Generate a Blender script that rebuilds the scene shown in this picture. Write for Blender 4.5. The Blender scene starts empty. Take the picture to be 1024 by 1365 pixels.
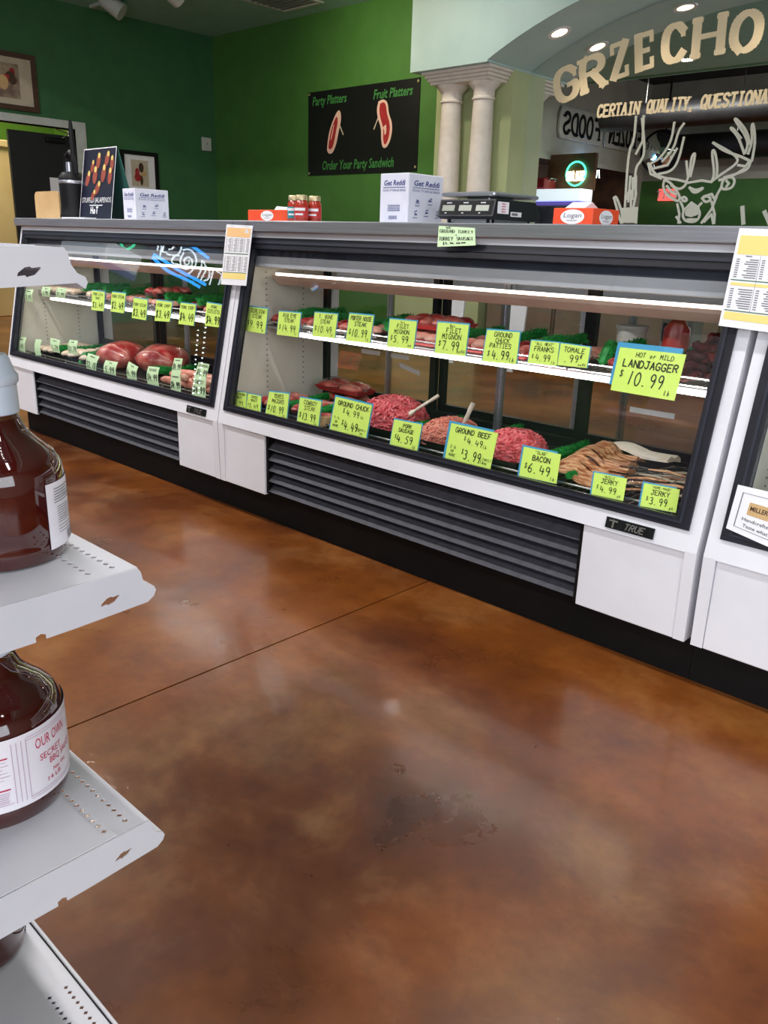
import bpy, math, random
from mathutils import Vector, Matrix
random.seed(7)
scene = bpy.context.scene
COL = scene.collection

# ------------------------------------------------------------------ camera
CAMZ = 1.0
F_PX, CX, CY = 1095.577, 512.0, 682.5
RX = Vector((0.72670684, 0.23585583, -0.64518927))   # world X axis in the camera frame (right, down, forward)
RY = Vector((0.68623817, -0.20657169, 0.69742764))
RZ = Vector((0.03121453, -0.94957894, -0.31197033))
cd = bpy.data.cameras.new('camera')
cam = bpy.data.objects.new('camera', cd); COL.objects.link(cam)
cd.sensor_fit = 'VERTICAL'; cd.sensor_height = 36.0; cd.lens = 36.0 * F_PX / 1365.0
cd.clip_start = 0.02; cd.clip_end = 100
cam.matrix_world = Matrix(((RX[0], -RX[1], -RX[2], 0), (RY[0], -RY[1], -RY[2], 0), (RZ[0], -RZ[1], -RZ[2], CAMZ), (0, 0, 0, 1)))
scene.camera = cam

# ------------------------------------------------------------------ world and view
wd = bpy.data.worlds.new('world'); scene.world = wd; wd.use_nodes = True
wd.node_tree.nodes['Background'].inputs[0].default_value = (0.75, 0.86, 1.0, 1)
wd.node_tree.nodes['Background'].inputs[1].default_value = 1.0
vs = scene.view_settings
vs.view_transform = 'Standard'; vs.look = 'None'; vs.gamma = 1.0; vs.use_curve_mapping = False
vs.exposure = 0.0

def area(name, loc, target, sx, sy, power, color=(1, 1, 1), spread=180):
    l = bpy.data.lights.new(name, 'AREA'); l.shape = 'RECTANGLE'; l.size = sx; l.size_y = sy
    l.energy = power; l.color = color; l.spread = math.radians(spread)
    o = bpy.data.objects.new(name, l); COL.objects.link(o)
    o.location = loc
    d = Vector(target) - Vector(loc)
    o.rotation_euler = d.to_track_quat('-Z', 'Y').to_euler()
    return o
# daylight entering through the shop windows of the front wall and of the right wall
DAY = (0.90, 0.95, 1.0)
area('daylight_front', (1.2, -4.52, 1.75), (1.2, 0, 1.6), 4.0, 2.1, 190, DAY)
area('daylight_right', (3.42, -1.4, 1.75), (0, -1.4, 1.4), 4.2, 2.1, 100, DAY)

# ------------------------------------------------------------------ helpers
def ray(px, py):
    v = Vector((px - CX, py - CY, F_PX))
    return Vector((RX.dot(v), RY.dot(v), RZ.dot(v))).normalized()
def P(px, py, axis, val):
    d = ray(px, py); o = Vector((0, 0, CAMZ))
    return o + d * ((val - o[axis]) / d[axis])
GY0, GZ0, GS = 1.775, 0.346, 0.215       # the slanted front of the cases: Y = GY0 + GS*(Z-GZ0)
def gy(z): return GY0 + GS * (z - GZ0)
GN = Vector((0, -1, GS)).normalized()     # outward normal of the slanted front
def G(px, py, off=0.0):
    d = ray(px, py)
    t = (GY0 + off + GS * (CAMZ - GZ0)) / (d[1] - GS * d[2])
    return Vector((0, 0, CAMZ)) + d * t

class M:
    def __init__(s): s.v = []; s.f = []; s.smooth = False
    def add(s, verts, faces):
        n = len(s.v); s.v += [tuple(v) for v in verts]; s.f += [tuple(i + n for i in f) for f in faces]; return s
    def box(s, x0, x1, y0, y1, z0, z1):
        return s.add([(x0,y0,z0),(x1,y0,z0),(x1,y1,z0),(x0,y1,z0),(x0,y0,z1),(x1,y0,z1),(x1,y1,z1),(x0,y1,z1)],
                     [(0,3,2,1),(4,5,6,7),(0,1,5,4),(1,2,6,5),(2,3,7,6),(3,0,4,7)])
    def bbox(s, x0, x1, y0, y1, z0, z1, b=0.004):
        # box with bevelled edges
        n = len(s.v); pts = []
        c = ((x0+x1)/2, (y0+y1)/2, (z0+z1)/2); h = ((x1-x0)/2, (y1-y0)/2, (z1-z0)/2)
        idx = {}
        for sx in (-1,1):
            for sy in (-1,1):
                for sz in (-1,1):
                    for a in range(3):
                        p = [c[0]+sx*h[0], c[1]+sy*h[1], c[2]+sz*h[2]]
                        for k, sg in enumerate((sx,sy,sz)):
                            if k != a: p[k] -= sg*b
                        idx[(sx,sy,sz,a)] = len(pts); pts.append(p)
        fs = []
        for a in range(3):
            o = [k for k in range(3) if k != a]
            for sg in (-1,1):
                q = []
                for (u,w) in ((-1,-1),(1,-1),(1,1),(-1,1)):
                    t = [0,0,0]; t[a]=sg; t[o[0]]=u; t[o[1]]=w; q.append(idx[(*t,a)])
                flip = (sg < 0) != (a == 1)
                fs.append(tuple(reversed(q)) if flip else tuple(q))
        for a in range(3):
            o = [k for k in range(3) if k != a]
            for u in (-1,1):
                for w in (-1,1):
                    t0=[0,0,0]; t1=[0,0,0]; t0[a]=-1; t1[a]=1; t0[o[0]]=t1[o[0]]=u; t0[o[1]]=t1[o[1]]=w
                    fs.append((idx[(*t0,o[0])], idx[(*t1,o[0])], idx[(*t1,o[1])], idx[(*t0,o[1])]))
        for sx in (-1,1):
            for sy in (-1,1):
                for sz in (-1,1):
                    fs.append(tuple(idx[(sx,sy,sz,a)] for a in range(3)))
        return s.add(pts, fs)
    def prism(s, poly, axis, a0, a1):
        # poly: list of 2-D points in the two remaining axes (in order), extruded along axis
        def mk(p, a):
            q = list(p); q.insert(axis, a); return q
        n = len(poly)
        return s.add([mk(p,a0) for p in poly] + [mk(p,a1) for p in poly],
                     [tuple(range(n))[::-1], tuple(range(n,2*n))] + [(i,(i+1)%n,n+(i+1)%n,n+i) for i in range(n)])
    def quadslab(s, q, n, t):
        # q: four points in order, extruded by t along -n
        n = Vector(n).normalized(); a = [Vector(p) for p in q]; b = [p - n*t for p in a]
        return s.add(a+b, [(0,1,2,3),(7,6,5,4),(0,4,5,1),(1,5,6,2),(2,6,7,3),(3,7,4,0)])
    def tube(s, pts, r, k=8, cap=True, sq=1.0):
        pts = [Vector(p) for p in pts]; n = len(pts)
        rr = r if isinstance(r, (list,tuple)) else [r]*n
        vs = []; up = None
        for i in range(n):
            t = (pts[min(i+1,n-1)] - pts[max(i-1,0)]).normalized()
            if up is None:
                up = Vector((0,0,1)) if abs(t.z) < 0.9 else Vector((1,0,0))
            x = t.cross(up)
            if x.length < 1e-5: x = t.cross(Vector((0,1,0)))
            x.normalize(); y = x.cross(t).normalized(); up = y
            for j in range(k):
                a = 2*math.pi*j/k
                vs.append(pts[i] + x*math.cos(a)*rr[i] + y*math.sin(a)*rr[i]*sq)
        fs = [(i*k+j, i*k+(j+1)%k, (i+1)*k+(j+1)%k, (i+1)*k+j) for i in range(n-1) for j in range(k)]
        if cap: fs += [tuple(range(k))[::-1], tuple(range((n-1)*k, n*k))]
        return s.add(vs, fs)
    def lathe(s, c, prof, k=24, a0=0, a1=2*math.pi, axis=2):
        # prof: (radius, height) list, spun about the vertical axis through c
        full = abs(a1-a0-2*math.pi) < 1e-6; m = k if full else k+1
        vs = []
        for r, h in prof:
            for j in range(m):
                a = a0 + (a1-a0)*j/k
                if axis == 2: vs.append((c[0]+r*math.cos(a), c[1]+r*math.sin(a), c[2]+h))
                elif axis == 0: vs.append((c[0]+h, c[1]+r*math.cos(a), c[2]+r*math.sin(a)))
                else: vs.append((c[0]+r*math.sin(a), c[1]+h, c[2]+r*math.cos(a)))
        fs = []
        for i in range(len(prof)-1):
            for j in range(k if full else k):
                fs.append((i*m+j, i*m+(j+1)%m, (i+1)*m+(j+1)%m, (i+1)*m+j))
        return s.add(vs, fs)
    def blob(s, c, rx, ry, rz, nu=14, nv=9, amp=0.12, seed=0, flat=None):
        rnd = random.Random(seed); ph = [rnd.uniform(0,6.28) for _ in range(8)]
        vs = []
        for i in range(nv+1):
            t = math.pi*i/nv
            for j in range(nu):
                a = 2*math.pi*j/nu
                m = 1 + amp*(math.sin(2*a+ph[0])*math.sin(t) + .6*math.sin(3*a+ph[1]+2*t) *math.sin(t)+ .4*math.sin(5*a+ph[2]+3*t)*math.sin(t))
                p = [c[0]+rx*m*math.sin(t)*math.cos(a), c[1]+ry*m*math.sin(t)*math.sin(a), c[2]+rz*m*math.cos(t)]
                if flat is not None and p[2] < flat: p[2] = flat
                vs.append(p)
        fs = [(i*nu+j, (i+1)*nu+j, (i+1)*nu+(j+1)%nu, i*nu+(j+1)%nu) for i in range(nv) for j in range(nu)]
        s.smooth = True
        return s.add(vs, fs)

def wloc(o):
    l = Vector(o.location); p = o.parent
    while p: l += Vector(p.location); p = p.parent
    return l
def mesh_of(m, name, off):
    me = bpy.data.meshes.new(name)
    me.from_pydata([(v[0]-off[0], v[1]-off[1], v[2]-off[2]) for v in m.v], [], m.f)
    import bmesh
    bm = bmesh.new(); bm.from_mesh(me); bmesh.ops.recalc_face_normals(bm, faces=bm.faces)
    if m.smooth:
        for fc in bm.faces: fc.smooth = True
    bm.to_mesh(me); bm.free(); me.update()
    if m.smooth:
        try: me.set_sharp_from_angle(angle=math.radians(40))
        except Exception: pass
    return me
def tag(o, label=None, cat=None, group=None, kind=None):
    if label: o['label'] = label
    if cat: o['category'] = cat
    if group: o['group'] = group
    if kind: o['kind'] = kind
    return o
def thing(name, label, cat, loc, group=None):
    o = bpy.data.objects.new(name, None); COL.objects.link(o); o.location = loc; o.empty_display_size = 0.05
    return tag(o, label, cat, group)
def part(name, m, mat, parent, label=None, kind=None, origin=None):
    pl = wloc(parent)
    me = mesh_of(m, name, origin or pl); me.materials.append(mat)
    o = bpy.data.objects.new(name, me); COL.objects.link(o); o.parent = parent
    if origin: o.location = Vector(origin) - pl
    return tag(o, label, None, None, kind)
def solo(name, m, mat, label=None, cat=None, group=None, kind=None):
    xs = [v[0] for v in m.v]; ys = [v[1] for v in m.v]; zs = [v[2] for v in m.v]
    off = ((min(xs)+max(xs))/2, (min(ys)+max(ys))/2, min(zs))
    me = mesh_of(m, name, off); me.materials.append(mat)
    o = bpy.data.objects.new(name, me); COL.objects.link(o); o.location = off
    return tag(o, label, cat, group, kind)
def struct(name, m, mat, label=None): return solo(name, m, mat, label, None, None, 'structure')
def copy_tree(o, loc=None, parent=None):
    c = o.copy(); COL.objects.link(c)
    if parent: c.parent = parent
    if loc is not None: c.location = loc
    for ch in list(o.children): copy_tree(ch, None, c)
    return c

# ------------------------------------------------------------------ materials
def mat(name, color, rough=0.5, metal=0.0, spec=0.5, emit=None, estr=0.0, coat=0.0, trans=0.0, sheen=0.0):
    m = bpy.data.materials.new(name); m.use_nodes = True
    b = m.node_tree.nodes['Principled BSDF']
    b.inputs['Base Color'].default_value = (*color, 1); b.inputs['Roughness'].default_value = rough
    b.inputs['Metallic'].default_value = metal; b.inputs['Specular IOR Level'].default_value = spec
    b.inputs['Coat Weight'].default_value = coat; b.inputs['Transmission Weight'].default_value = trans
    if emit: b.inputs['Emission Color'].default_value = (*emit, 1); b.inputs['Emission Strength'].default_value = estr
    return m
def srgb(r, g, b):
    f = lambda c: (c/255/12.92) if c/255 <= .04045 else ((c/255+.055)/1.055)**2.4
    return (f(r), f(g), f(b))
def noisy(name, c1, c2, scale=20, rough=0.5, detail=4, bump=0.0, bscale=None, rough2=None, stretch=None, spec=0.5, coat=0, metal=0.0, lo=0.35, hi=0.65):
    m = mat(name, c1, rough, metal, spec, coat=coat); nt = m.node_tree; b = nt.nodes['Principled BSDF']
    tc = nt.nodes.new('ShaderNodeTexCoord'); mp = nt.nodes.new('ShaderNodeMapping')
    nt.links.new(tc.outputs['Object'], mp.inputs[0])
    if stretch: mp.inputs['Scale'].default_value = stretch
    n = nt.nodes.new('ShaderNodeTexNoise'); n.inputs['Scale'].default_value = scale; n.inputs['Detail'].default_value = detail
    nt.links.new(mp.outputs[0], n.inputs['Vector'])
    r = nt.nodes.new('ShaderNodeValToRGB'); r.color_ramp.elements[0].position = lo; r.color_ramp.elements[1].position = hi
    r.color_ramp.elements[0].color = (*c1, 1); r.color_ramp.elements[1].color = (*c2, 1)
    nt.links.new(n.outputs['Fac'], r.inputs[0]); nt.links.new(r.outputs[0], b.inputs['Base Color'])
    if bump:
        n2 = nt.nodes.new('ShaderNodeTexNoise'); n2.inputs['Scale'].default_value = bscale or scale*3; n2.inputs['Detail'].default_value = 3
        nt.links.new(mp.outputs[0], n2.inputs['Vector'])
        bp = nt.nodes.new('ShaderNodeBump'); bp.inputs['Strength'].default_value = bump; bp.inputs['Distance'].default_value = 0.01
        nt.links.new(n2.outputs['Fac'], bp.inputs['Height']); nt.links.new(bp.outputs[0], b.inputs['Normal'])
    return m
def glass_mat(name, tint=(1,1,1), ior=1.5, rough=0.0):
    m = bpy.data.materials.new(name); m.use_nodes = True; nt = m.node_tree; nt.nodes.clear()
    o = nt.nodes.new('ShaderNodeOutputMaterial'); mx = nt.nodes.new('ShaderNodeMixShader')
    t = nt.nodes.new('ShaderNodeBsdfTransparent'); g = nt.nodes.new('ShaderNodeBsdfGlossy'); lw = nt.nodes.new('ShaderNodeLayerWeight')
    t.inputs[0].default_value = (*tint, 1); g.inputs['Roughness'].default_value = rough; lw.inputs[0].default_value = .5
    # Schlick reflectance of a thin sheet, the same from both sides
    pw = nt.nodes.new('ShaderNodeMath'); pw.operation = 'POWER'; pw.inputs[1].default_value = 5.0
    ma = nt.nodes.new('ShaderNodeMath'); ma.operation = 'MULTIPLY_ADD'; r0 = ((ior-1)/(ior+1))**2
    ma.inputs[1].default_value = 1-r0; ma.inputs[2].default_value = r0
    nt.links.new(lw.outputs['Facing'], pw.inputs[0]); nt.links.new(pw.outputs[0], ma.inputs[0])
    nt.links.new(ma.outputs[0], mx.inputs[0]); nt.links.new(t.outputs[0], mx.inputs[1]); nt.links.new(g.outputs[0], mx.inputs[2])
    nt.links.new(mx.outputs[0], o.inputs[0]); return m

def floor_material():
    m = bpy.data.materials.new('stained_concrete'); m.use_nodes = True; nt = m.node_tree; b = nt.nodes['Principled BSDF']
    L = nt.links.new; N = nt.nodes.new
    tc = N('ShaderNodeTexCoord')
    def noise(scale, detail, rough, dist=0.0, off=0):
        mp = N('ShaderNodeMapping'); mp.inputs['Location'].default_value = (off, off*.7, 0); L(tc.outputs['Object'], mp.inputs[0])
        n = N('ShaderNodeTexNoise'); n.inputs['Scale'].default_value = scale; n.inputs['Detail'].default_value = detail
        n.inputs['Roughness'].default_value = rough; n.inputs['Distortion'].default_value = dist
        L(mp.outputs[0], n.inputs['Vector']); return n
    def ramp(src, stops):
        r = N('ShaderNodeValToRGB'); e = r.color_ramp.elements
        while len(e) < len(stops): e.new(0.5)
        for i, (p, c) in enumerate(stops): e[i].position = p; e[i].color = (*c, 1)
        L(src, r.inputs[0]); return r
    n1 = noise(1.15, 6, .62, .15, 3.1); n2 = noise(3.3, 7, .66, .25, 9.7); n3 = noise(38, 4, .6, 0, 1.3)
    base = ramp(n1.outputs['Fac'], [(.28, srgb(46, 24, 19)), (.42, srgb(94, 45, 16)), (.56, srgb(140, 75, 20)), (.70, srgb(176, 120, 58))])
    det = ramp(n2.outputs['Fac'], [(.30, srgb(50, 30, 27)), (.5, srgb(98, 53, 25)), (.72, srgb(158, 114, 68))])
    mx = N('ShaderNodeMix'); mx.data_type = 'RGBA'; mx.inputs[0].default_value = .42
    L(base.outputs[0], mx.inputs['A']); L(det.outputs[0], mx.inputs['B'])
    sp = ramp(n3.outputs['Fac'], [(.30, (.72, .72, .72)), (.55, (1, 1, 1))])
    mu = N('ShaderNodeMix'); mu.data_type = 'RGBA'; mu.blend_type = 'MULTIPLY'; mu.inputs[0].default_value = .5
    L(mx.outputs['Result'], mu.inputs['A']); L(sp.outputs[0], mu.inputs['B']); L(mu.outputs['Result'], b.inputs['Base Color'])
    rr = N('ShaderNodeMapRange'); rr.inputs['From Min'].default_value = .3; rr.inputs['From Max'].default_value = .7
    rr.inputs['To Min'].default_value = .24; rr.inputs['To Max'].default_value = .42
    b.inputs['Coat Weight'].default_value = .34; b.inputs['Coat Roughness'].default_value = .085
    L(n2.outputs['Fac'], rr.inputs[0]); L(rr.outputs[0], b.inputs['Roughness'])
    bp = N('ShaderNodeBump'); bp.inputs['Strength'].default_value = .06; bp.inputs['Distance'].default_value = .01
    n4 = noise(9, 5, .6, .3, 5); L(n4.outputs['Fac'], bp.inputs['Height']); L(bp.outputs[0], b.inputs['Normal'])
    n5 = noise(55, 4, .6, .2, 2); bc = N('ShaderNodeBump'); bc.inputs['Strength'].default_value = .10; bc.inputs['Distance'].default_value = .004
    L(n5.outputs['Fac'], bc.inputs['Height']); L(bp.outputs[0], bc.inputs['Normal']); L(bc.outputs[0], b.inputs['Coat Normal'])
    return m

MT = dict(
    floor=floor_material(),
    green=noisy('green_wall_paint', srgb(52, 100, 62), srgb(57, 106, 66), 6, .55),
    backgreen=noisy('lamp_warmed_green_paint', srgb(66, 114, 50), srgb(71, 120, 54), 6, .55),  # same green as the left wall, with warm lamp light put into the colour
    olive=noisy('lime_green_paint', srgb(104, 150, 52), srgb(110, 156, 56), 6, .55),
    ceil=noisy('grey_green_ceiling', srgb(132, 176, 164), srgb(140, 184, 172), 5, .8),
    dark_ceil=noisy('open_dark_ceiling', srgb(34, 33, 31), srgb(48, 46, 42), 3, .9),
    greige=noisy('grey_beige_paint', srgb(160, 158, 146), srgb(170, 168, 156), 4, .7),
    teal=noisy('pale_teal_paint', srgb(174, 202, 202), srgb(180, 207, 207), 5, .5),
    sage=noisy('sage_paint', srgb(176, 186, 140), srgb(182, 192, 148), 6, .5),
    column=noisy('white_plaster', srgb(222, 214, 208), srgb(230, 223, 216), 20, .45),
    white=noisy('white_enamel', srgb(226, 225, 231), srgb(231, 230, 236), 8, .32, spec=.5),
    shelfwhite=noisy('shelf_powder_coat', srgb(198, 197, 205), srgb(207, 205, 210), 10, .45),
    cream=noisy('cream_liner', srgb(226, 222, 206), srgb(234, 230, 216), 6, .4),
    black=noisy('black_plastic', srgb(11, 11, 14), srgb(15, 15, 19), 30, .5, spec=.25),
    frame=noisy('black_gasket', srgb(26, 26, 34), srgb(34, 34, 43), 30, .35),
    louver=noisy('black_louvre', srgb(46, 46, 54), srgb(57, 57, 66), 40, .6),
    kick=noisy('black_kick', srgb(11, 10, 11), srgb(17, 15, 15), 12, .6, spec=.2),
    void=mat('dark_cavity', srgb(8, 8, 10), .8),
    steel=noisy('brushed_steel', srgb(178, 180, 190), srgb(200, 202, 212), 4, .30, metal=.75, stretch=(1, 40, 40)),
    chrome=noisy('wire_chrome', srgb(186, 186, 184), srgb(206, 206, 204), 10, .25, metal=.9),
    cabinet=noisy('cabinet_laminate', srgb(112, 98, 84), srgb(122, 108, 92), 6, .5),
    header=noisy('grey_header', srgb(176, 178, 186), srgb(184, 186, 194), 10, .35),
    bluegrey=noisy('dark_header', srgb(58, 62, 76), srgb(70, 74, 90), 6, .25),
    pinkboard=noisy('canopy_underside', srgb(222, 186, 168), srgb(230, 198, 180), 12, .4),
    tube=mat('lit_tube', (1, 1, 1), .4, emit=(1.0, .96, .88), estr=8.0),
    canopytube=mat('canopy_tube', (1, 1, 1), .4, emit=(1.0, .92, .80), estr=3.0),
    glass=glass_mat('case_glass', (.99, .995, .99)),
    winglass=glass_mat('window_glass', (.9, .95, .95)),
    mirror=mat('mirror_silver', (.80, .82, .80), .0, 1.0),
    card=noisy('green_card', srgb(224, 255, 116), srgb(229, 255, 126), 10, .7),
    palecard=noisy('pale_green_card', srgb(212, 240, 192), srgb(220, 245, 200), 10, .7),
    blue=noisy('blue_card', srgb(70, 160, 210), srgb(80, 170, 218), 10, .7),
    ink=mat('black_marker', srgb(16, 18, 14), .7),
    paper=noisy('white_paper', srgb(232, 231, 236), srgb(238, 237, 241), 10, .6),
    ltext=mat('grey_print', srgb(120, 118, 122), .7),
    yellow=mat('yellow_print', srgb(240, 216, 130), .7),
    orange=mat('orange_print', srgb(238, 190, 130), .7),
    greenink=mat('green_rule', srgb(70, 110, 80), .7),
    vinyl=noisy('cream_vinyl', srgb(236, 218, 184), srgb(240, 224, 192), 8, .45),
    etch=mat('etched_frost', srgb(196, 200, 194), .6),
    red_orange=noisy('orange_carton', srgb(232, 74, 36), srgb(236, 82, 42), 20, .5),
    carton=noisy('white_carton', srgb(220, 220, 236), srgb(226, 226, 240), 20, .55),
    blueink=mat('blue_print', srgb(50, 60, 130), .6),
    kraft=noisy('kraft_board', srgb(196, 160, 110), srgb(206, 170, 120), 12, .7),
    tan=noisy('tan_panel', srgb(222, 190, 132), srgb(228, 198, 140), 4, .6),
    bdoor=noisy('black_door', srgb(24, 24, 30), srgb(30, 30, 36), 6, .45),
    trim=noisy('grey_white_trim', srgb(186, 190, 186), srgb(196, 200, 196), 8, .5),
    poster=noisy('black_banner', srgb(14, 15, 18), srgb(18, 19, 22), 6, .4),
    pgreen=mat('banner_green', srgb(60, 130, 66), .6),
    steakred=noisy('steak_red', srgb(150, 30, 36), srgb(170, 44, 48), 20, .6),
    steakfat=mat('steak_fat', srgb(226, 188, 178), .6),
    darkbrown=noisy('brown_frame', srgb(66, 42, 34), srgb(80, 52, 40), 20, .4),
    matboard=noisy('mat_board', srgb(190, 176, 156), srgb(200, 186, 166), 10, .8),
    garnish=noisy('green_garnish', srgb(10, 120, 44), srgb(24, 158, 66), 60, .5),
    beef=noisy('ground_beef', srgb(206, 70, 82), srgb(228, 120, 124), 60, .4, spec=.5),
    pork=noisy('pork_sausage', srgb(206, 112, 96), srgb(224, 150, 130), 60, .4),
    redmeat=noisy('red_meat', srgb(170, 42, 44), srgb(226, 140, 124), 18, .3, detail=6, lo=.42, hi=.68),
    pinkmeat=noisy('pink_meat', srgb(222, 128, 112), srgb(240, 186, 164), 22, .35, detail=6),
    palemeat=noisy('pale_chicken', srgb(236, 206, 176), srgb(244, 224, 204), 22, .35),
    bacon=noisy('bacon', srgb(152, 80, 46), srgb(226, 178, 134), 16, .4, detail=5, stretch=(1.5, 9, 9), lo=.4, hi=.6),
    fat=noisy('white_fat', srgb(242, 226, 206), srgb(248, 238, 224), 16, .45),
    sausage=noisy('dark_sausage', srgb(62, 14, 14), srgb(104, 30, 28), 24, .5, bump=.15, spec=.25),
    sausage_b=noisy('brown_sausage', srgb(40, 10, 11), srgb(70, 22, 22), 24, .5, bump=.15, spec=.25),
    sausage_c=noisy('red_sausage', srgb(104, 26, 24), srgb(140, 50, 44), 24, .45, bump=.15, spec=.3),
    ridge=mat('gasket_ridge', srgb(38, 40, 52), .4),
    tray=mat('black_tray', srgb(20, 20, 22), .4),
    redtray=noisy('red_tray', srgb(214, 60, 66), srgb(222, 72, 78), 20, .4),
    film=glass_mat('plastic_film', (.98, .98, .98), 1.45, .06),
    spoon=noisy('white_scoop', srgb(236, 224, 206), srgb(242, 232, 216), 20, .4),
    sauce=noisy('barbecue_sauce', srgb(58, 10, 8), srgb(70, 16, 10), 8, .06, coat=1.0, spec=.6),
    amber=mat('amber_glass', srgb(120, 60, 24), .04, 0, .6, coat=1.0, trans=.55),
    cap=noisy('cap_shrink', srgb(202, 212, 226), srgb(212, 221, 233), 14, .35),
    label=noisy('label_paper', srgb(232, 226, 234), srgb(238, 232, 240), 14, .5),
    crimson=mat('crimson_print', srgb(196, 40, 84), .6),
    lilac=mat('lilac_print', srgb(196, 170, 192), .6),
    silverplate=noisy('badge_plate', srgb(30, 34, 34), srgb(46, 50, 50), 60, .3, metal=.6),
    lcd=mat('lcd_grey', srgb(140, 146, 130), .2),
    scale_black=noisy('scale_plastic', srgb(30, 31, 38), srgb(36, 37, 45), 30, .35),
    jarfood=noisy('red_salsa', srgb(150, 34, 24), srgb(186, 60, 40), 60, .15, coat=1.0),
    gold=mat('gold_lid', srgb(206, 190, 150), .35, .6),
    teal_lab=mat('teal_label', srgb(40, 140, 150), .5),
    red_lab=mat('red_label', srgb(190, 50, 50), .5),
    downlight=mat('downlight_bulb', (1, 1, 1), .4, emit=(1.0, .78, .48), estr=5.0),
    warmlight=mat('warm_ceiling_bulb', (1, 1, 1), .4, emit=(1.0, .82, .55), estr=220.0),
    coollight=mat('cool_downlight_bulb', (1, 1, 1), .4, emit=(1.0, .90, .74), estr=170.0),
    neon_blue=mat('blue_neon', (.05, .3, .9), .3, emit=(.03, .34, 1.0), estr=12.0),
    neon_white=mat('white_neon', (1, 1, 1), .3, emit=(.8, .92, 1.0), estr=8.0),
    neon_green=mat('green_neon', (.1, .9, .4), .3, emit=(.05, .9, .45), estr=5.0),
    neon_yellow=mat('yellow_neon', (1, .9, .6), .3, emit=(1, .86, .5), estr=5.0),
    exit=mat('exit_red', srgb(230, 60, 60), .4, emit=(1.0, .16, .14), estr=1.2),
    led=mat('led_dot', (1, 1, 1), .3, emit=(.85, .95, 1.0), estr=16.0),
    duct=noisy('black_duct', srgb(24, 22, 24), srgb(34, 32, 33), 8, .5),
    signgrey=noisy('galvanised_sign', srgb(176, 176, 168), srgb(190, 190, 182), 6, .4),
    wood=noisy('dark_wood', srgb(78, 52, 36), srgb(104, 70, 46), 5, .5, stretch=(1, 8, 1)),
    redhead=mat('red_header', srgb(120, 26, 30), .5),
    screen=mat('lit_freezer_header', (1, 1, 1), .4, emit=(.70, .86, 1.0), estr=.9),
    purple=mat('purple_band', srgb(90, 80, 190), .5, emit=(.25, .2, .8), estr=.4),
    ketchup=noisy('ketchup_red', srgb(180, 36, 26), srgb(200, 60, 40), 10, .3),
    plastic=noisy('white_plastic', srgb(214, 212, 204), srgb(222, 220, 212), 10, .4),
    baseboard=noisy('oak_trim', srgb(120, 96, 70), srgb(132, 106, 78), 10, .5),
)
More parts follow.
